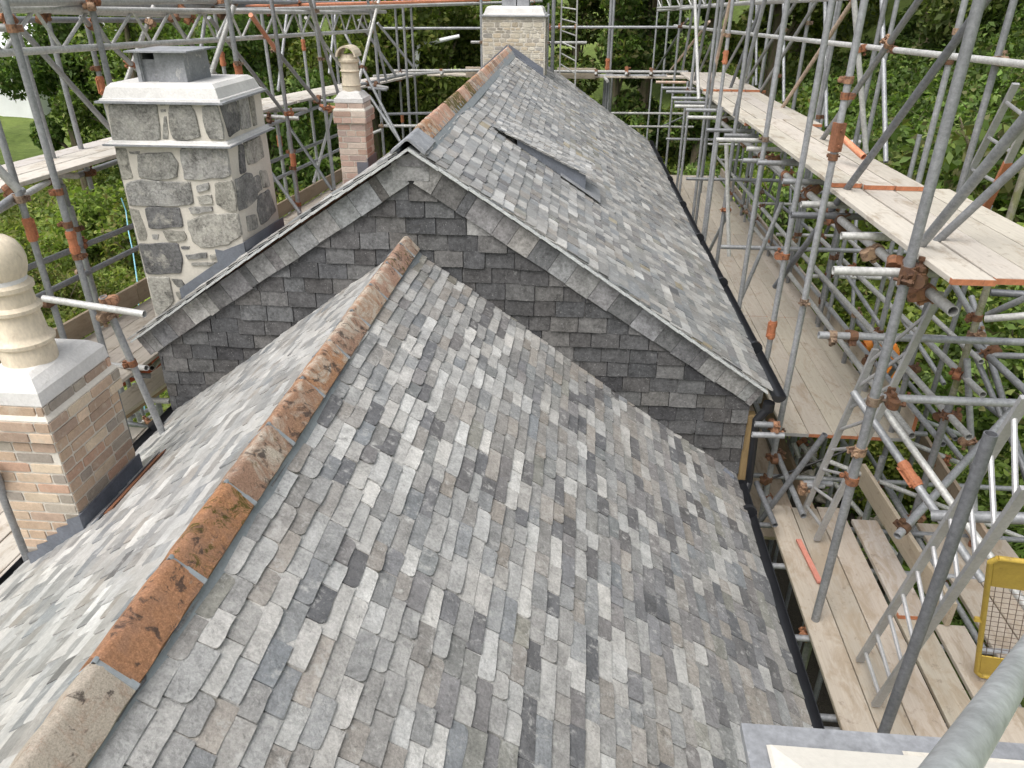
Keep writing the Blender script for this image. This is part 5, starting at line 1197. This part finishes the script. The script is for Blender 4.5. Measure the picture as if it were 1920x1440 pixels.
# left lower walkway
U=BOARD_LINES['lowL']
for y0,y1,rn in [(5.3,7.4,'nearest'),(7.42,11.3,'middle'),(11.32,15.2,'farthest')]:
    for i in range(5):
        xo=.13+.232*i; a=shift(at_y(U,y0),xo,0,-.02); b_=shift(at_y(U,y1),xo,0,-.02)
        if i>=3 and rn!='nearest': continue
        if i==4: continue
        board(a,b_,.225,'walkway board left of the granite chimney, %s from its toe board, %s run'%(ORD[i],rn),'boards of the left walkway','board',(.56,.51,.44))
    a=at_y(U,y0);b_=at_y(U,y1); board(shift(a,-.02,0,.11),shift(b_,-.02,0,.11),.22,'brown upright toe board along the left walkway, %s length'%rn,'toe boards of the left walkway','board_d',(.36,.29,.21),name='toe_board',cat='toe board',up=(1,0,0))
for i in range(5): board((-3.93-.236*i,1.5,-3.76),(-3.93-.236*i,5.75,-3.76),.225,'walkway board below the buff brick chimney, %s from the gutter'%ORD[i],'boards of the near left walkway','board',(.54,.50,.44))
# left high platform
for key,nm,segs in (('upL','near',[(4.2,8.0),(8.02,12.1)]),('upL2','far',[(12.2,16.0),(16.02,20.2)])):
    U=BOARD_LINES[key]
    for si,(y0,y1) in enumerate(segs):
        for i in range(3):
            xo=.11+.235*i; board(shift(at_y(U,y0),xo,0,-.02),shift(at_y(U,y1),xo,0,-.02),.225,'white board of the high left platform, %s from outside, %s %s run'%(ORD[i],('first','second')[si],nm),'boards of the high left platform','board',(.56,.53,.48))
# stacked boards by the left eaves
a=MISC['step_a']; b_=MISC['step_b']
board(shift(a,0,-.35,-.05),shift(b_,.1,.1,-.0),.30,'short thick board on brackets by the left eaves, behind the buff brick chimney',None,'board',(.58,.52,.44),th=.04)
board(shift(a,0,-.35,-.10),shift(b_,.1,.1,-.05),.28,'second short board stacked under the one by the left eaves',None,'board_d',(.42,.30,.18),th=.04)
board(shift(a,-.45,.3,-.1),shift(a,-.1,1.2,-.1),.20,'red painted board on edge by the left eaves',None,'board',(.36,.09,.045),th=.03,name='red_board',cat='board',up=(1,0,0))
# far end platform boards on edge
board((-.62,18.1,-1.72),(.24,18.1,-1.72),.225,'pale board on edge behind the far ladder',None,'board',(.50,.43,.34),name='toe_board',cat='toe board',up=(0,1,0))
board((-2.7,18.1,-1.72),(-2.05,18.1,-1.72),.225,'pale board on edge left of the far ridge chimney',None,'board',(.50,.43,.34),name='toe_board',cat='toe board',up=(0,1,0))
for k,(y,z) in enumerate([(18.25,-1.80),(18.5,-1.80)]):
    board((-3.6,y,z),(3.4,y,z),.225,'%s long board of the far cross platform'%ORD[k],'boards of the far cross platform','board',(.58,.52,.44))
board((2.06,5.0,zn+.035),(2.06,5.0,zn+.035),.1,'','') if False else None
# pink timber strip lying on the low platform
a=Vector(MISC['strip_a']); b_=Vector(MISC['strip_b']); mb=MB(); mb.bar((0,0,0),tuple(b_-a),.042,.02); o=mb.build('timber_strip',M['redwood'],None,loc=a+Vector((0,0,.0))); tag(o,'short pinkish red timber strip lying on the first boards of the low near platform','timber strip')
# ------------------------------------------------------------ ladders
def ladder(a,b_,c,d,label,n,sw=.026,sd=.05,rr=.014,mat='galv',paint=None,up=(0,-.5,1)):
    a,b_,c,d=map(Vector,(a,b_,c,d)); t=thing('ladder',label,'ladder',a)
    for p,q in ((a,c),(b_,d)):
        mb=MB(); mb.bar(p,q,sw,sd,tuple((b_-a).cross(q-p).normalized())); mb.build('stile',M[mat],t)
    if paint:
        mb=MB(); mb.bar(b_.lerp(d,paint[0]),b_.lerp(d,paint[1]),sw+.005,sd+.004,tuple((b_-a).cross(d-b_).normalized())); mb.build('painted_band',M['orange'],t)
    for i in range(n):
        f=(i+.5)/n; mb=MB(); mb.tube(a.lerp(c,f),b_.lerp(d,f),rr,8); mb.build('rung',M[mat],t)
    return t
mm=MISC
def spread(a,b,w):
    a=Vector(a);b=Vector(b);m=(a+b)/2;d=(b-a).normalized(); return tuple(m-d*w/2),tuple(m+d*w/2)
ladder(mm['lad1a'],mm['lad1b'],mm['lad1c'],mm['lad1d'],'aluminium ladder rising from the low near platform past the walkway end',8)
ladder(mm['lad2a'],mm['lad2b'],mm['lad2c'],mm['lad2d'],'nearest aluminium ladder, its feet on the low platform beside the dark upright tube',10)
mb_=None
ladder(mm['lad3a'],mm['lad3b'],mm['lad3c'],mm['lad3d'],'ladder with one orange painted stile behind the high right platform',4,paint=(.02,.55))
ladder(mm['lad4a'],mm['lad4b'],mm['lad4c'],mm['lad4d'],'slim far ladder standing upright to the right of the far ridge chimney',8,.03,.04,.014,'w')
# yellow ladder gate
g=thing('ladder_gate','yellow steel safety gate with a mesh panel at the right edge','gate',mm['gate_bl'])
a=Vector(mm['gate_tl']); b_=Vector(mm['gate_bl']); gx=Vector((1,-.12,0)).normalized()*.62; ud=(a-b_)
mb=MB(); mb.tube(a+gx*.06,a+gx,.017,10); mb.tube(a+gx*.06,a-ud.normalized()*.05,.017,10); mb.tube(a-ud.normalized()*.05,b_+ud.normalized()*.05,.017,10); mb.tube(b_+ud.normalized()*.05,b_+gx*.05,.017,10); mb.tube(b_+gx*.05,b_+gx,.017,10); mb.tube(a+gx,b_+gx,.017,10)
o=mb.build('gate_frame',M['yellow'],g); smooth_by_angle(o,60)
nrm=gx.cross(ud).normalized()*.004
def panel(name,f0,f1,mat):
    mb=MB(); p=[b_+ud*f0+gx*.03,b_+ud*f0+gx*.98,b_+ud*f1+gx*.98,b_+ud*f1+gx*.03]; mb.hexa([q-nrm for q in p],[q+nrm for q in p]); mb.build(name,mat,g)
panel('top_plate',.80,.985,M['yellow']); panel('bottom_plate',.03,.20,M['yellow'])
mb=MB()
for i in range(1,14): mb.tube(b_+ud*.2+gx*i/14,b_+ud*.8+gx*i/14,.0022,4)
for i in range(1,15): mb.tube(b_+ud*(.2+.6*i/15)+gx*.02,b_+ud*(.2+.6*i/15)+gx*.98,.0022,4)
mb.build('mesh_panel',M['mesh'],g)
mb=MB(); mb.bar(b_+ud*.52-gx*.08,b_+ud*.52+gx*.02,.02,.03); mb.build('latch',M['yellow'],g)
# orange drain fitting glimpsed below
p=Vector(mm['pipe']); g=thing('drain_pipe','orange plastic drain pipe bend lying below the right scaffold','drain pipe',p)
mb=MB(); mb.tube(p+Vector((.05,0,.0)),p+Vector((.0,-.1,-.45)),.075,16,.006); o=mb.build('pipe',M['pipe'],g); smooth_by_angle(o,50)
mb=MB(); 
for i in range(7):
    t0=math.pi*i/8;t1=math.pi*(i+1)/8; mb.tube(p+Vector((-.15+.2*math.cos(t0),0,.0+.2*math.sin(t0))),p+Vector((-.15+.2*math.cos(t1),0,.2*math.sin(t1))),.078,14)
o=mb.build('bend',M['pipe'],g); smooth_by_angle(o,60)
# blue hose on the left slope
a=Vector(mm['hose_a']); b_=Vector(mm['hose_b']); mb=MB(); pp=[a+Vector((-.03,0,.25)),a,a.lerp(b_,.3)+Vector((.03,0,0)),a.lerp(b_,.6)+Vector((.1,0,0)),b_+Vector((.15,0,0)),b_+Vector((.1,-.3,-1.2)),Vector((-8.2,11.5,-8.))]
for p,q in zip(pp,pp[1:]): mb.tube(p,q,.012,8)
o=mb.build('hose',M['cyan'],None); smooth_by_angle(o,80); tag(o,'thin light blue hose hanging left of the granite chimney','hose')
# ------------------------------------------------------------ ground
def gz(x,y):
    z=np.full(np.shape(x),-8.5,dtype=float)
    z=z+np.clip(x-3.6,0,5)*.62+np.clip(x-8.6,0,14)*.62
    z=z+np.clip(y-17,0,30)*.10*np.clip((x+6)/6,0,1)+np.clip(y-45,0,40)*.25
    z=z+np.clip(-x-5,0,30)*.03
    z=z+.25*np.sin(x*.7+1)*np.sin(y*.5)+.12*np.sin(x*1.9)*np.cos(y*1.6)
    return z
def grid(x0,x1,y0,y1,nx,ny):
    xs=np.linspace(x0,x1,nx); ys=np.linspace(y0,y1,ny); X,Y=np.meshgrid(xs,ys); Z=gz(X,Y); v=np.stack([X,Y,Z],-1).reshape(-1,3)
    i=np.arange(nx-1)[None,:]+np.arange(ny-1)[:,None]*nx; f=np.stack([i,i+1,i+1+nx,i+nx],-1).reshape(-1,4); return v,f
v_,f_=grid(-140,120,-30,260,220,240); me=bpy.data.meshes.new('ground'); me.from_pydata(v_.tolist(),[],f_.tolist()); o=put('ground',me,M['ground'],smooth=True); tag(o,None,None,kind='structure')
me=bpy.data.meshes.new('shaded_soil'); vv,ff=grid(-6.5,4.6,-6,20,44,70); vv[:,2]+=.28; me.from_pydata(vv.tolist(),[],ff.tolist()); o=put('shaded_soil',me,M['soil'],smooth=True); tag(o,None,None,kind='structure')  # bare earth sheet, coloured dark to stand for blocked light under the scaffold
# ------------------------------------------------------------ foliage
CAMR=np.array(cam.matrix_world.to_3x3()).T
def infrust(p,m=1.12):
    q=p@CAMR.T; d=-q[:,2]; return (d>.5)&(np.abs(q[:,0])<d*.689*m+.6)&(np.abs(q[:,1])<d*.517*m+.6)
def leaves(name,c,size,cols,parent=None,up=.35,narrow=.5,loc=None,mat='leaf'):
    n=len(c); d=rng.normal(size=(n,3)); d[:,2]+=up; d/=np.linalg.norm(d,axis=1)[:,None]
    r=rng.normal(size=(n,3)); a=np.cross(d,r); a/=np.linalg.norm(a,axis=1)[:,None]; b=np.cross(d,a)
    s=size[:,None]; bend=d*s*.18
    v=np.stack([c-a*s*.5,c+b*s*.5*narrow+bend,c+a*s*.5,c-b*s*.5*narrow+bend],1).reshape(-1,3)
    me=bpy.data.meshes.new(name); me.vertices.add(4*n); me.vertices.foreach_set('co',v.astype(np.float32).ravel())
    me.loops.add(4*n); me.loops.foreach_set('vertex_index',np.arange(4*n,dtype=np.int32)); me.polygons.add(n)
    me.polygons.foreach_set('loop_start',np.arange(0,4*n,4,dtype=np.int32)); me.polygons.foreach_set('loop_total',np.full(n,4,dtype=np.int32))
    me.update(calc_edges=True); at=me.color_attributes.new('tint','FLOAT_COLOR','POINT'); cc=np.concatenate([cols,np.ones((n,1))],1); at.data.foreach_set('color',np.repeat(cc,4,0).astype(np.float32).ravel())
    return put(name,me,M[mat],parent,loc)
GREENS=np.array([[.115,.165,.046],[.155,.225,.063],[.21,.275,.08],[.08,.115,.038],[.26,.29,.105],[.20,.185,.09]])
def gcol(n,w,clump=None,j=.25):
    w=np.array(w,float); w/=w.sum(); c=GREENS[rng.choice(len(GREENS),n,p=w)]; return c*(1+rng.uniform(-j,j,(n,1)))
def blobs(n,lobes,rad,fill=.35):
    "points spread through several lobes, denser near their skins"
    k=rng.integers(0,len(lobes),n); L=np.array(lobes); d=rng.normal(size=(n,3)); d/=np.linalg.norm(d,axis=1)[:,None]
    r=np.where(rng.random(n)<fill,rng.random(n)**(1/3),.82+.25*rng.random(n))
    return L[k,:3]+d*r[:,None]*L[k,3:4]*rad, k
def tree_proto(kind):
    lob=[]; H={'broad':8.,'tall':10.,'ivy':10.}[kind]
    for i in range(22 if kind!='ivy' else 16):
        t=rng.random(); z=H*(.12+.88*t); rr=(2.9 if kind=='broad' else 2.2 if kind=='tall' else 1.0)*math.sqrt(max(.15,1-(t*1.0-.35)**2*1.6)); a=rng.random()*6.28; q=rr*rng.uniform(.2,1)
        lob.append((q*math.cos(a),q*math.sin(a),z,rng.uniform(.55,1.25)*(1 if kind!='ivy' else .7)))
    n={'broad':17000,'tall':16000,'ivy':12000}[kind]; p,k=blobs(n,lob,1.,.45)
    tone=rng.uniform(.7,1.3,len(lob))[k][:,None]
    col=gcol(n,[3,4,3,1.5,1,.6] if kind!='ivy' else [3,2,1,3,.4,2])*tone
    tb=MB(); tb.tube((0,0,-.5),(0.1,0,H*.4),.26,10,r2=.19); tb.tube((.1,0,H*.4),(-.1,.1,H*.8),.19,9,r2=.08); tb.tube((-.1,.1,H*.8),(0,.1,H),.08,7,r2=.03)
    for l in lob[:12]:
        b0=Vector((.05,0,max(.8,l[2]*.55))); e=Vector(l[:3]); mid=b0.lerp(e,.5)+Vector((0,0,.2)); tb.tube(b0,mid,.07,6,r2=.045); tb.tube(mid,e,.045,6,r2=.015)
    return p,col,rng.uniform(.14,.30,n),tb
PRO={}
def tree(kind,x,y,s,label,rot=0.,sz=1.):
    z=float(gz(np.array([x]),np.array([y]))[0])-.1
    t=thing({'broad':'broadleaf_tree','tall':'broadleaf_tree','ivy':'ivy_clad_tree'}[kind],label,'tree',(x,y,z),'trees behind the scaffold')
    if kind not in PRO:
        p,c,sx,tb=tree_proto(kind); cr=leaves('crown',p,sx,c); tr=tb.build('trunk',M['bark']); PRO[kind]=(cr.data,tr.data); bpy.data.objects.remove(cr); bpy.data.objects.remove(tr)
    for nm,me in zip(('crown','trunk'),PRO[kind]):
        o=bpy.data.objects.new(nm,me); COL.objects.link(o); o.parent=t
    t.scale=(s,s,s*sz); t.rotation_euler=(0,0,rot)
TR=[('broad',-23.5,38,1.1,'broad leafy tree at the far left beside the white shed'),('tall',-21.5,31,.95,'tall tree seen between the tubes left of the granite chimney'),('broad',-17,29,1.0,'bushy tree directly behind the lead cowl of the granite chimney'),('tall',-14,34,1.15,'tree between the granite chimney and the hooded pot, further back'),('broad',-11.5,27,.95,'leafy tree just left of the hooded chimney pot'),('tall',-9,33,1.2,'tree behind the hooded chimney pot'),('broad',-6.6,36,1.2,'tree right of the hooded pot above the pale logs'),('tall',-3.8,40,1.25,'tree just left of the far ridge chimney'),('ivy',-.4,33,1.1,'ivy clad trunk directly behind the far ladder'),('ivy',1.2,31,1.15,'ivy clad trunk just right of the far ladder'),('ivy',2.6,34,1.1,'slim ivy clad trunk left of the far right corner of the scaffold'),('ivy',4.6,31,1.1,'ivy clad trunk behind the far right corner of the scaffold'),('tall',7.5,33,1.2,'tree behind the far end of the high right platform'),('broad',12,30,1.2,'broad tree high on the bank at the upper right'),('broad',16,24,1.1,'tree at the top of the bank near the upper right corner'),('tall',3.2,44,1.4,'tree filling the gap behind the ivy clad trunks'),('tall',-13,46,1.4,'dark tree furthest back on the left'),('broad',20,32,1.3,'tree beyond the bank at the right edge'),('broad',24,22,1.3,'tree highest on the bank at the top right corner'),('tall',14,38,1.4,'tree behind the top of the bank, above the long pale rail'),('broad',9.5,38,1.3,'tree behind the ivy clad trunks at the right'),('broad',27,42,1.5,'farthest tree at the upper right')]
for i,(k,x,y,s,l) in enumerate(TR): tree(k,x,y,s,l,i*1.7,random.uniform(.9,1.1))
# shrubs
def bush_proto(i,n=5200):
    lob=[]; 
    for _ in range(11): a=rng.random()*6.28; q=rng.uniform(0,1.0); lob.append((q*math.cos(a),q*math.sin(a),rng.uniform(.15,1.1),rng.uniform(.3,.6)))
    p,k=blobs(n,lob,1.,.5); tone=rng.uniform(.65,1.35,len(lob))[k][:,None]
    col=gcol(n,[[3,3,2,2,.6,.5],[2,4,4,1,2,.3],[2,2,2,1,1.5,3]][i])*tone; return p,col,rng.uniform(.07,.15,n)
BP_=[]
for i in range(3):
    p,c,s=bush_proto(i); o=leaves('foliage',p,s,c); BP_.append(o.data); bpy.data.objects.remove(o)
tw=MB()
for i in range(9):
    a=i*.7; tw.tube((0,0,-.2),(.75*math.cos(a),.75*math.sin(a),.95),.018,5,r2=.006)
twm=tw.mesh('stem'); twm.materials.append(M['bark'])
def bush(x,y,s,k,label,sz=1.,dz=0):
    z=float(gz(np.array([x]),np.array([y]))[0])-.15+dz; t=thing('shrub',label,'shrub',(x,y,z),'shrubs round the house')
    for nm,me in (('foliage',BP_[k]),('stem',twm)):
        o=bpy.data.objects.new(nm,me); COL.objects.link(o); o.parent=t
    t.scale=(s,s,s*sz); t.rotation_euler=(0,0,random.uniform(0,6.28))
BU=[(-13.5,22,1.9,2,'brownish shrub on the meadow left of the granite chimney'),(-16.5,24,2.0,1,'green shrub at the left edge below the lawn'),(-14.8,18.5,1.1,2,'shrub at the left edge beneath the high platform'),(-9.0,22,1.2,1,'yellow green shrub close to the left face of the granite chimney'),(-10,26,2.2,1,'dense shrub right behind the granite chimney'),(-7.6,22,2.1,0,'dark shrub between granite and pink brick chimneys'),(-6.2,25.5,2.3,1,'shrub just left of the pink brick chimney, low down'),(-5.0,21,1.9,0,'dark shrub right of the pink brick chimney'),(-4.2,26,2.2,1,'shrub below the pale logs'),(-2.2,28,2.0,1,'shrub left of the far ridge chimney base'),(.9,24,1.5,1,'yellow green shrub behind the lower far rails'),(2.4,23,1.3,0,'dark shrub by the right end of the lower far rails'),(3.6,26,2.0,0,'shrub behind the far right scaffold corner'),(6.2,21,2.0,1,'shrub behind the far end of the high right platform'),(7.6,17.5,2.0,0,'shrub above the middle of the high right platform'),(8.2,14,2.0,1,'shrub behind the long pale rail on the right'),(9.6,17,2.3,2,'twiggy brownish shrub at the top of the right bank'),(9.4,11.6,1.9,1,'shrub behind the orange stile ladder'),(7.2,11.0,1.6,0,'shrub right of the lapped board ends'),(6.4,13.4,1.6,1,'shrub directly outside the second board run'),(11.5,13.5,2.3,0,'big shrub in the upper right corner'),(6.3,9.0,1.3,0,'dark shrub under the near end of the high platform'),(7.4,8.0,1.4,1,'shrub at the right edge under the high platform'),(5.2,10.5,1.0,0,'low dark shrub below the right ledgers'),(5.6,7.4,1.0,1,'small bright shrub above the yellow gate'),(12.5,18.5,2.6,1,'large shrub high up right of centre'),(5.3,16,1.6,0,'dark shrub behind the crowded far uprights')]
for x,y,s,k,l in BU: bush(x,y,s,k,l,random.uniform(.8,1.1))
# ferns
def fern_mesh():
    mb=MB()
    for i in range(11):
        a=i*.571+random.uniform(-.2,.2); L=random.uniform(.45,.7); prev=None
        for k in range(14):
            t=(k+1)/14; r=L*t; z=.42*math.sin(t*2.2)*L*1.3; p=Vector((r*math.cos(a),r*math.sin(a),z)); side=Vector((-math.sin(a),math.cos(a),0)); w_=.16*math.sin(math.pi*min(1,t*.95+.05))+.01; fwd=Vector((math.cos(a),math.sin(a),-.2))
            g_=random.uniform(.8,1.2); col=(.11*g_,.19*g_,.035*g_,1)
            for s in (-1,1):
                q=p+side*s*w_+fwd*.05; mb.add([p,p+fwd*.018,q,p-fwd*.012],[(0,1,2,3)],col)
            if prev: mb.tube(prev,p,.004,4,c=(.12,.14,.04,1),cap=False)
            prev=p
    me=mb.mesh('fronds'); me.materials.append(M['leaf']); return me
fm=fern_mesh()
for k,(x,y,s,l) in enumerate([(4.6,7.0,1.1,'bright green fern below the guard rail ends on the right'),(5.2,6.4,1.0,'fern glimpsed right of the dark near upright tube'),(4.4,7.9,1.0,'fern below the walkway corner at the right'),(1.7,23.5,1.7,'yellow green fern behind the lower far rails'),(-9.5,15.6,1.5,'light green fern left of the granite chimney'),(5.7,7.2,1.1,'fern above the orange tube at the right edge')]):
    z=float(gz(np.array([x]),np.array([y]))[0])+.1; o=bpy.data.objects.new('fern',fm); COL.objects.link(o); o.location=(x,y,z+(.9 if x>4 else 0)); o.scale=(s,s,s); o.rotation_euler=(0,0,k*1.3); tag(o,l,'fern','ferns round the house')
# undergrowth
def scatter(n,x0,x1,y0,y1,hmax,s0,s1,w,name,label,up=.5,narrow=.5,nclump=700,cs=.8):
    cx=rng.uniform(x0,x1,nclump); cy=rng.uniform(y0,y1,nclump); ch=rng.uniform(.15,1,nclump)**1.5*hmax; ct=rng.uniform(.6,1.4,nclump); cr=rng.uniform(.35,1.3,nclump)*cs
    k=rng.integers(0,nclump,n); a=rng.uniform(0,6.28,n); r=rng.random(n)**.5; x=cx[k]+r*cr[k]*np.cos(a); y=cy[k]+r*cr[k]*np.sin(a)
    h=ch[k]*(1-r**2)*rng.uniform(.5,1.05,n); z=gz(x,y)+h; p=np.stack([x,y,z],1); m=infrust(p); p=p[m]
    dist=np.linalg.norm(p,axis=1); size=rng.uniform(s0,s1,len(p))*np.clip(dist/14,.8,2.0)
    o=leaves(name,p,size,gcol(len(p),w)*ct[k][m][:,None],None,up,narrow); tag(o,label,'undergrowth',kind='stuff')
scatter(250000,4.3,27,5,34,1.0,.07,.16,[3,3.5,2.5,2.5,1,.8],'undergrowth','leafy undergrowth covering the bank on the right',nclump=2600)
scatter(90000,-12,8,18,42,1.2,.09,.18,[3,3,2,3,.7,1],'undergrowth','dark undergrowth behind the far end of the house',nclump=900,cs=1.1)
scatter(150000,-30,-5.0,8,34,.32,.10,.22,[.6,3,5,.3,4,1.2],'meadow_grass','rough grass and weeds on the meadow at the left',up=.2,narrow=.28,nclump=2600,cs=1.0)
# twigs on the bank
mb=MB()
for i in range(260):
    x=random.uniform(4.2,12); y=random.uniform(6,24); z=float(gz(np.array([x]),np.array([y]))[0])+random.uniform(.1,.9); p=Vector((x,y,z)); d=Vector((random.uniform(-1,1),random.uniform(-1,1),random.uniform(0,1.1))).normalized()
    for k in range(3):
        q=p+d*random.uniform(.25,.5); mb.tube(p,q,.009-.002*k,4,cap=False); p=q; d=(d+Vector((random.uniform(-.5,.5),random.uniform(-.5,.5),random.uniform(-.3,.3)))).normalized()
o=mb.build('dead_twigs',M['bark']); tag(o,'tangle of bare brown twigs over the right bank','twigs',kind='stuff')
# ------------------------------------------------------------ stones, logs, shed
def rock(name,x,y,s,label,mat='rock',dz=0,sc=(1,1,.7),group=None):
    bm=bmesh.new(); bmesh.ops.create_icosphere(bm,subdivisions=3,radius=1)
    sd=random.random()*50
    for v in bm.verts:
        n=v.co.normalized(); q=.72+.2*math.sin(n.x*3.1+sd)+.16*math.sin(n.y*4.3+sd*2)+.1*math.sin(n.z*5+n.x*4+sd); 
        v.co=n*q; v.co.x=max(-.72,min(.72,v.co.x)); v.co.z=max(-.6,min(.6,v.co.z))
    me=bpy.data.meshes.new(name); bm.to_mesh(me); bm.free(); z=float(gz(np.array([x]),np.array([y]))[0])
    o=put(name,me,M[mat],None,(x,y,z+.2*s+dz)); o.scale=(s*sc[0],s*sc[1],s*sc[2]); o.rotation_euler=(0,0,sd); tag(o,label,'stone',group); return o
rw=[(4.25,9.9,.32),(4.6,10.3,.3),(4.1,10.7,.34),(4.8,10.9,.28),(4.4,11.3,.34),(4.0,9.3,.26),(4.75,9.6,.25),(4.3,10.4,.25)]
for i,(x,y,s) in enumerate(rw): rock('boulder',x,y,s,'grey brown fieldstone in the loose heap below the right walkway','rock',.25+.2*(i%3),group='stones heaped below the right walkway')
rock('boulder',4.55,6.6,.28,'pale squared stone at the foot of the right scaffold, below the coupler','rubble',.5)
rock('boulder',.9,26.5,.55,'sandy boulder right of the thick far upright, behind the rails','rubble',.1)
rock('standing_stone',1.75,27.2,.5,'upright sandy stone behind the two lower far rails','rubble',.5,(.6,.5,1.9))
rock('boulder',-.7,25.5,.8,'mossy round stone half hidden behind the thick far upright','rock',.3)
rock('boulder',-5.0,31.5,.9,'flat pale stone behind the ridge, right of the logs','rubble',.5,(1.6,.8,.35))
L0=Vector(mm['logs'])
mb=MB(); mb.tube(L0+Vector((-.3,0,.0)),L0+Vector((1.3,.3,.33)),.11,9,r2=.07); o=mb.build('log',M['whitep']); tag(o,'pale slanting log lying in the trees left of the far ridge chimney','log')
mb=MB(); mb.tube(L0+Vector((-.5,-.2,-.95)),L0+Vector((-.3,-.1,.05)),.14,9,r2=.1); o=mb.build('log',M['rubble']); tag(o,'pale upright stump left of the slanting log','log')
sx,sy,szz=mm['shed']; 
shed=thing('shed','white sheet-clad building with a low pitched roof at the far left','shed',(sx-2,sy,szz-5))
mb=MB(); mb.box(sx-9,sx+1.2,sy,sy+8,szz-5,szz+.6); mb.build('wall',M['whitep'],shed)
mb=MB(); q=[(sx-9.4,sy-.4,szz+.6),(sx+5.5,sy-.4,szz+.6),(sx+5.5,sy+5,szz+3.0),(sx-9.4,sy+5,szz+3.0)]; mb.hexa([(a,b,c-.15) for a,b,c in q],q); mb.build('roof',M['whitep'],shed)
for o in list(bpy.data.objects):
    if o.type=='MESH' and not o.data.materials: print('no material',o.name)
print('OBJECTS',len(bpy.data.objects))
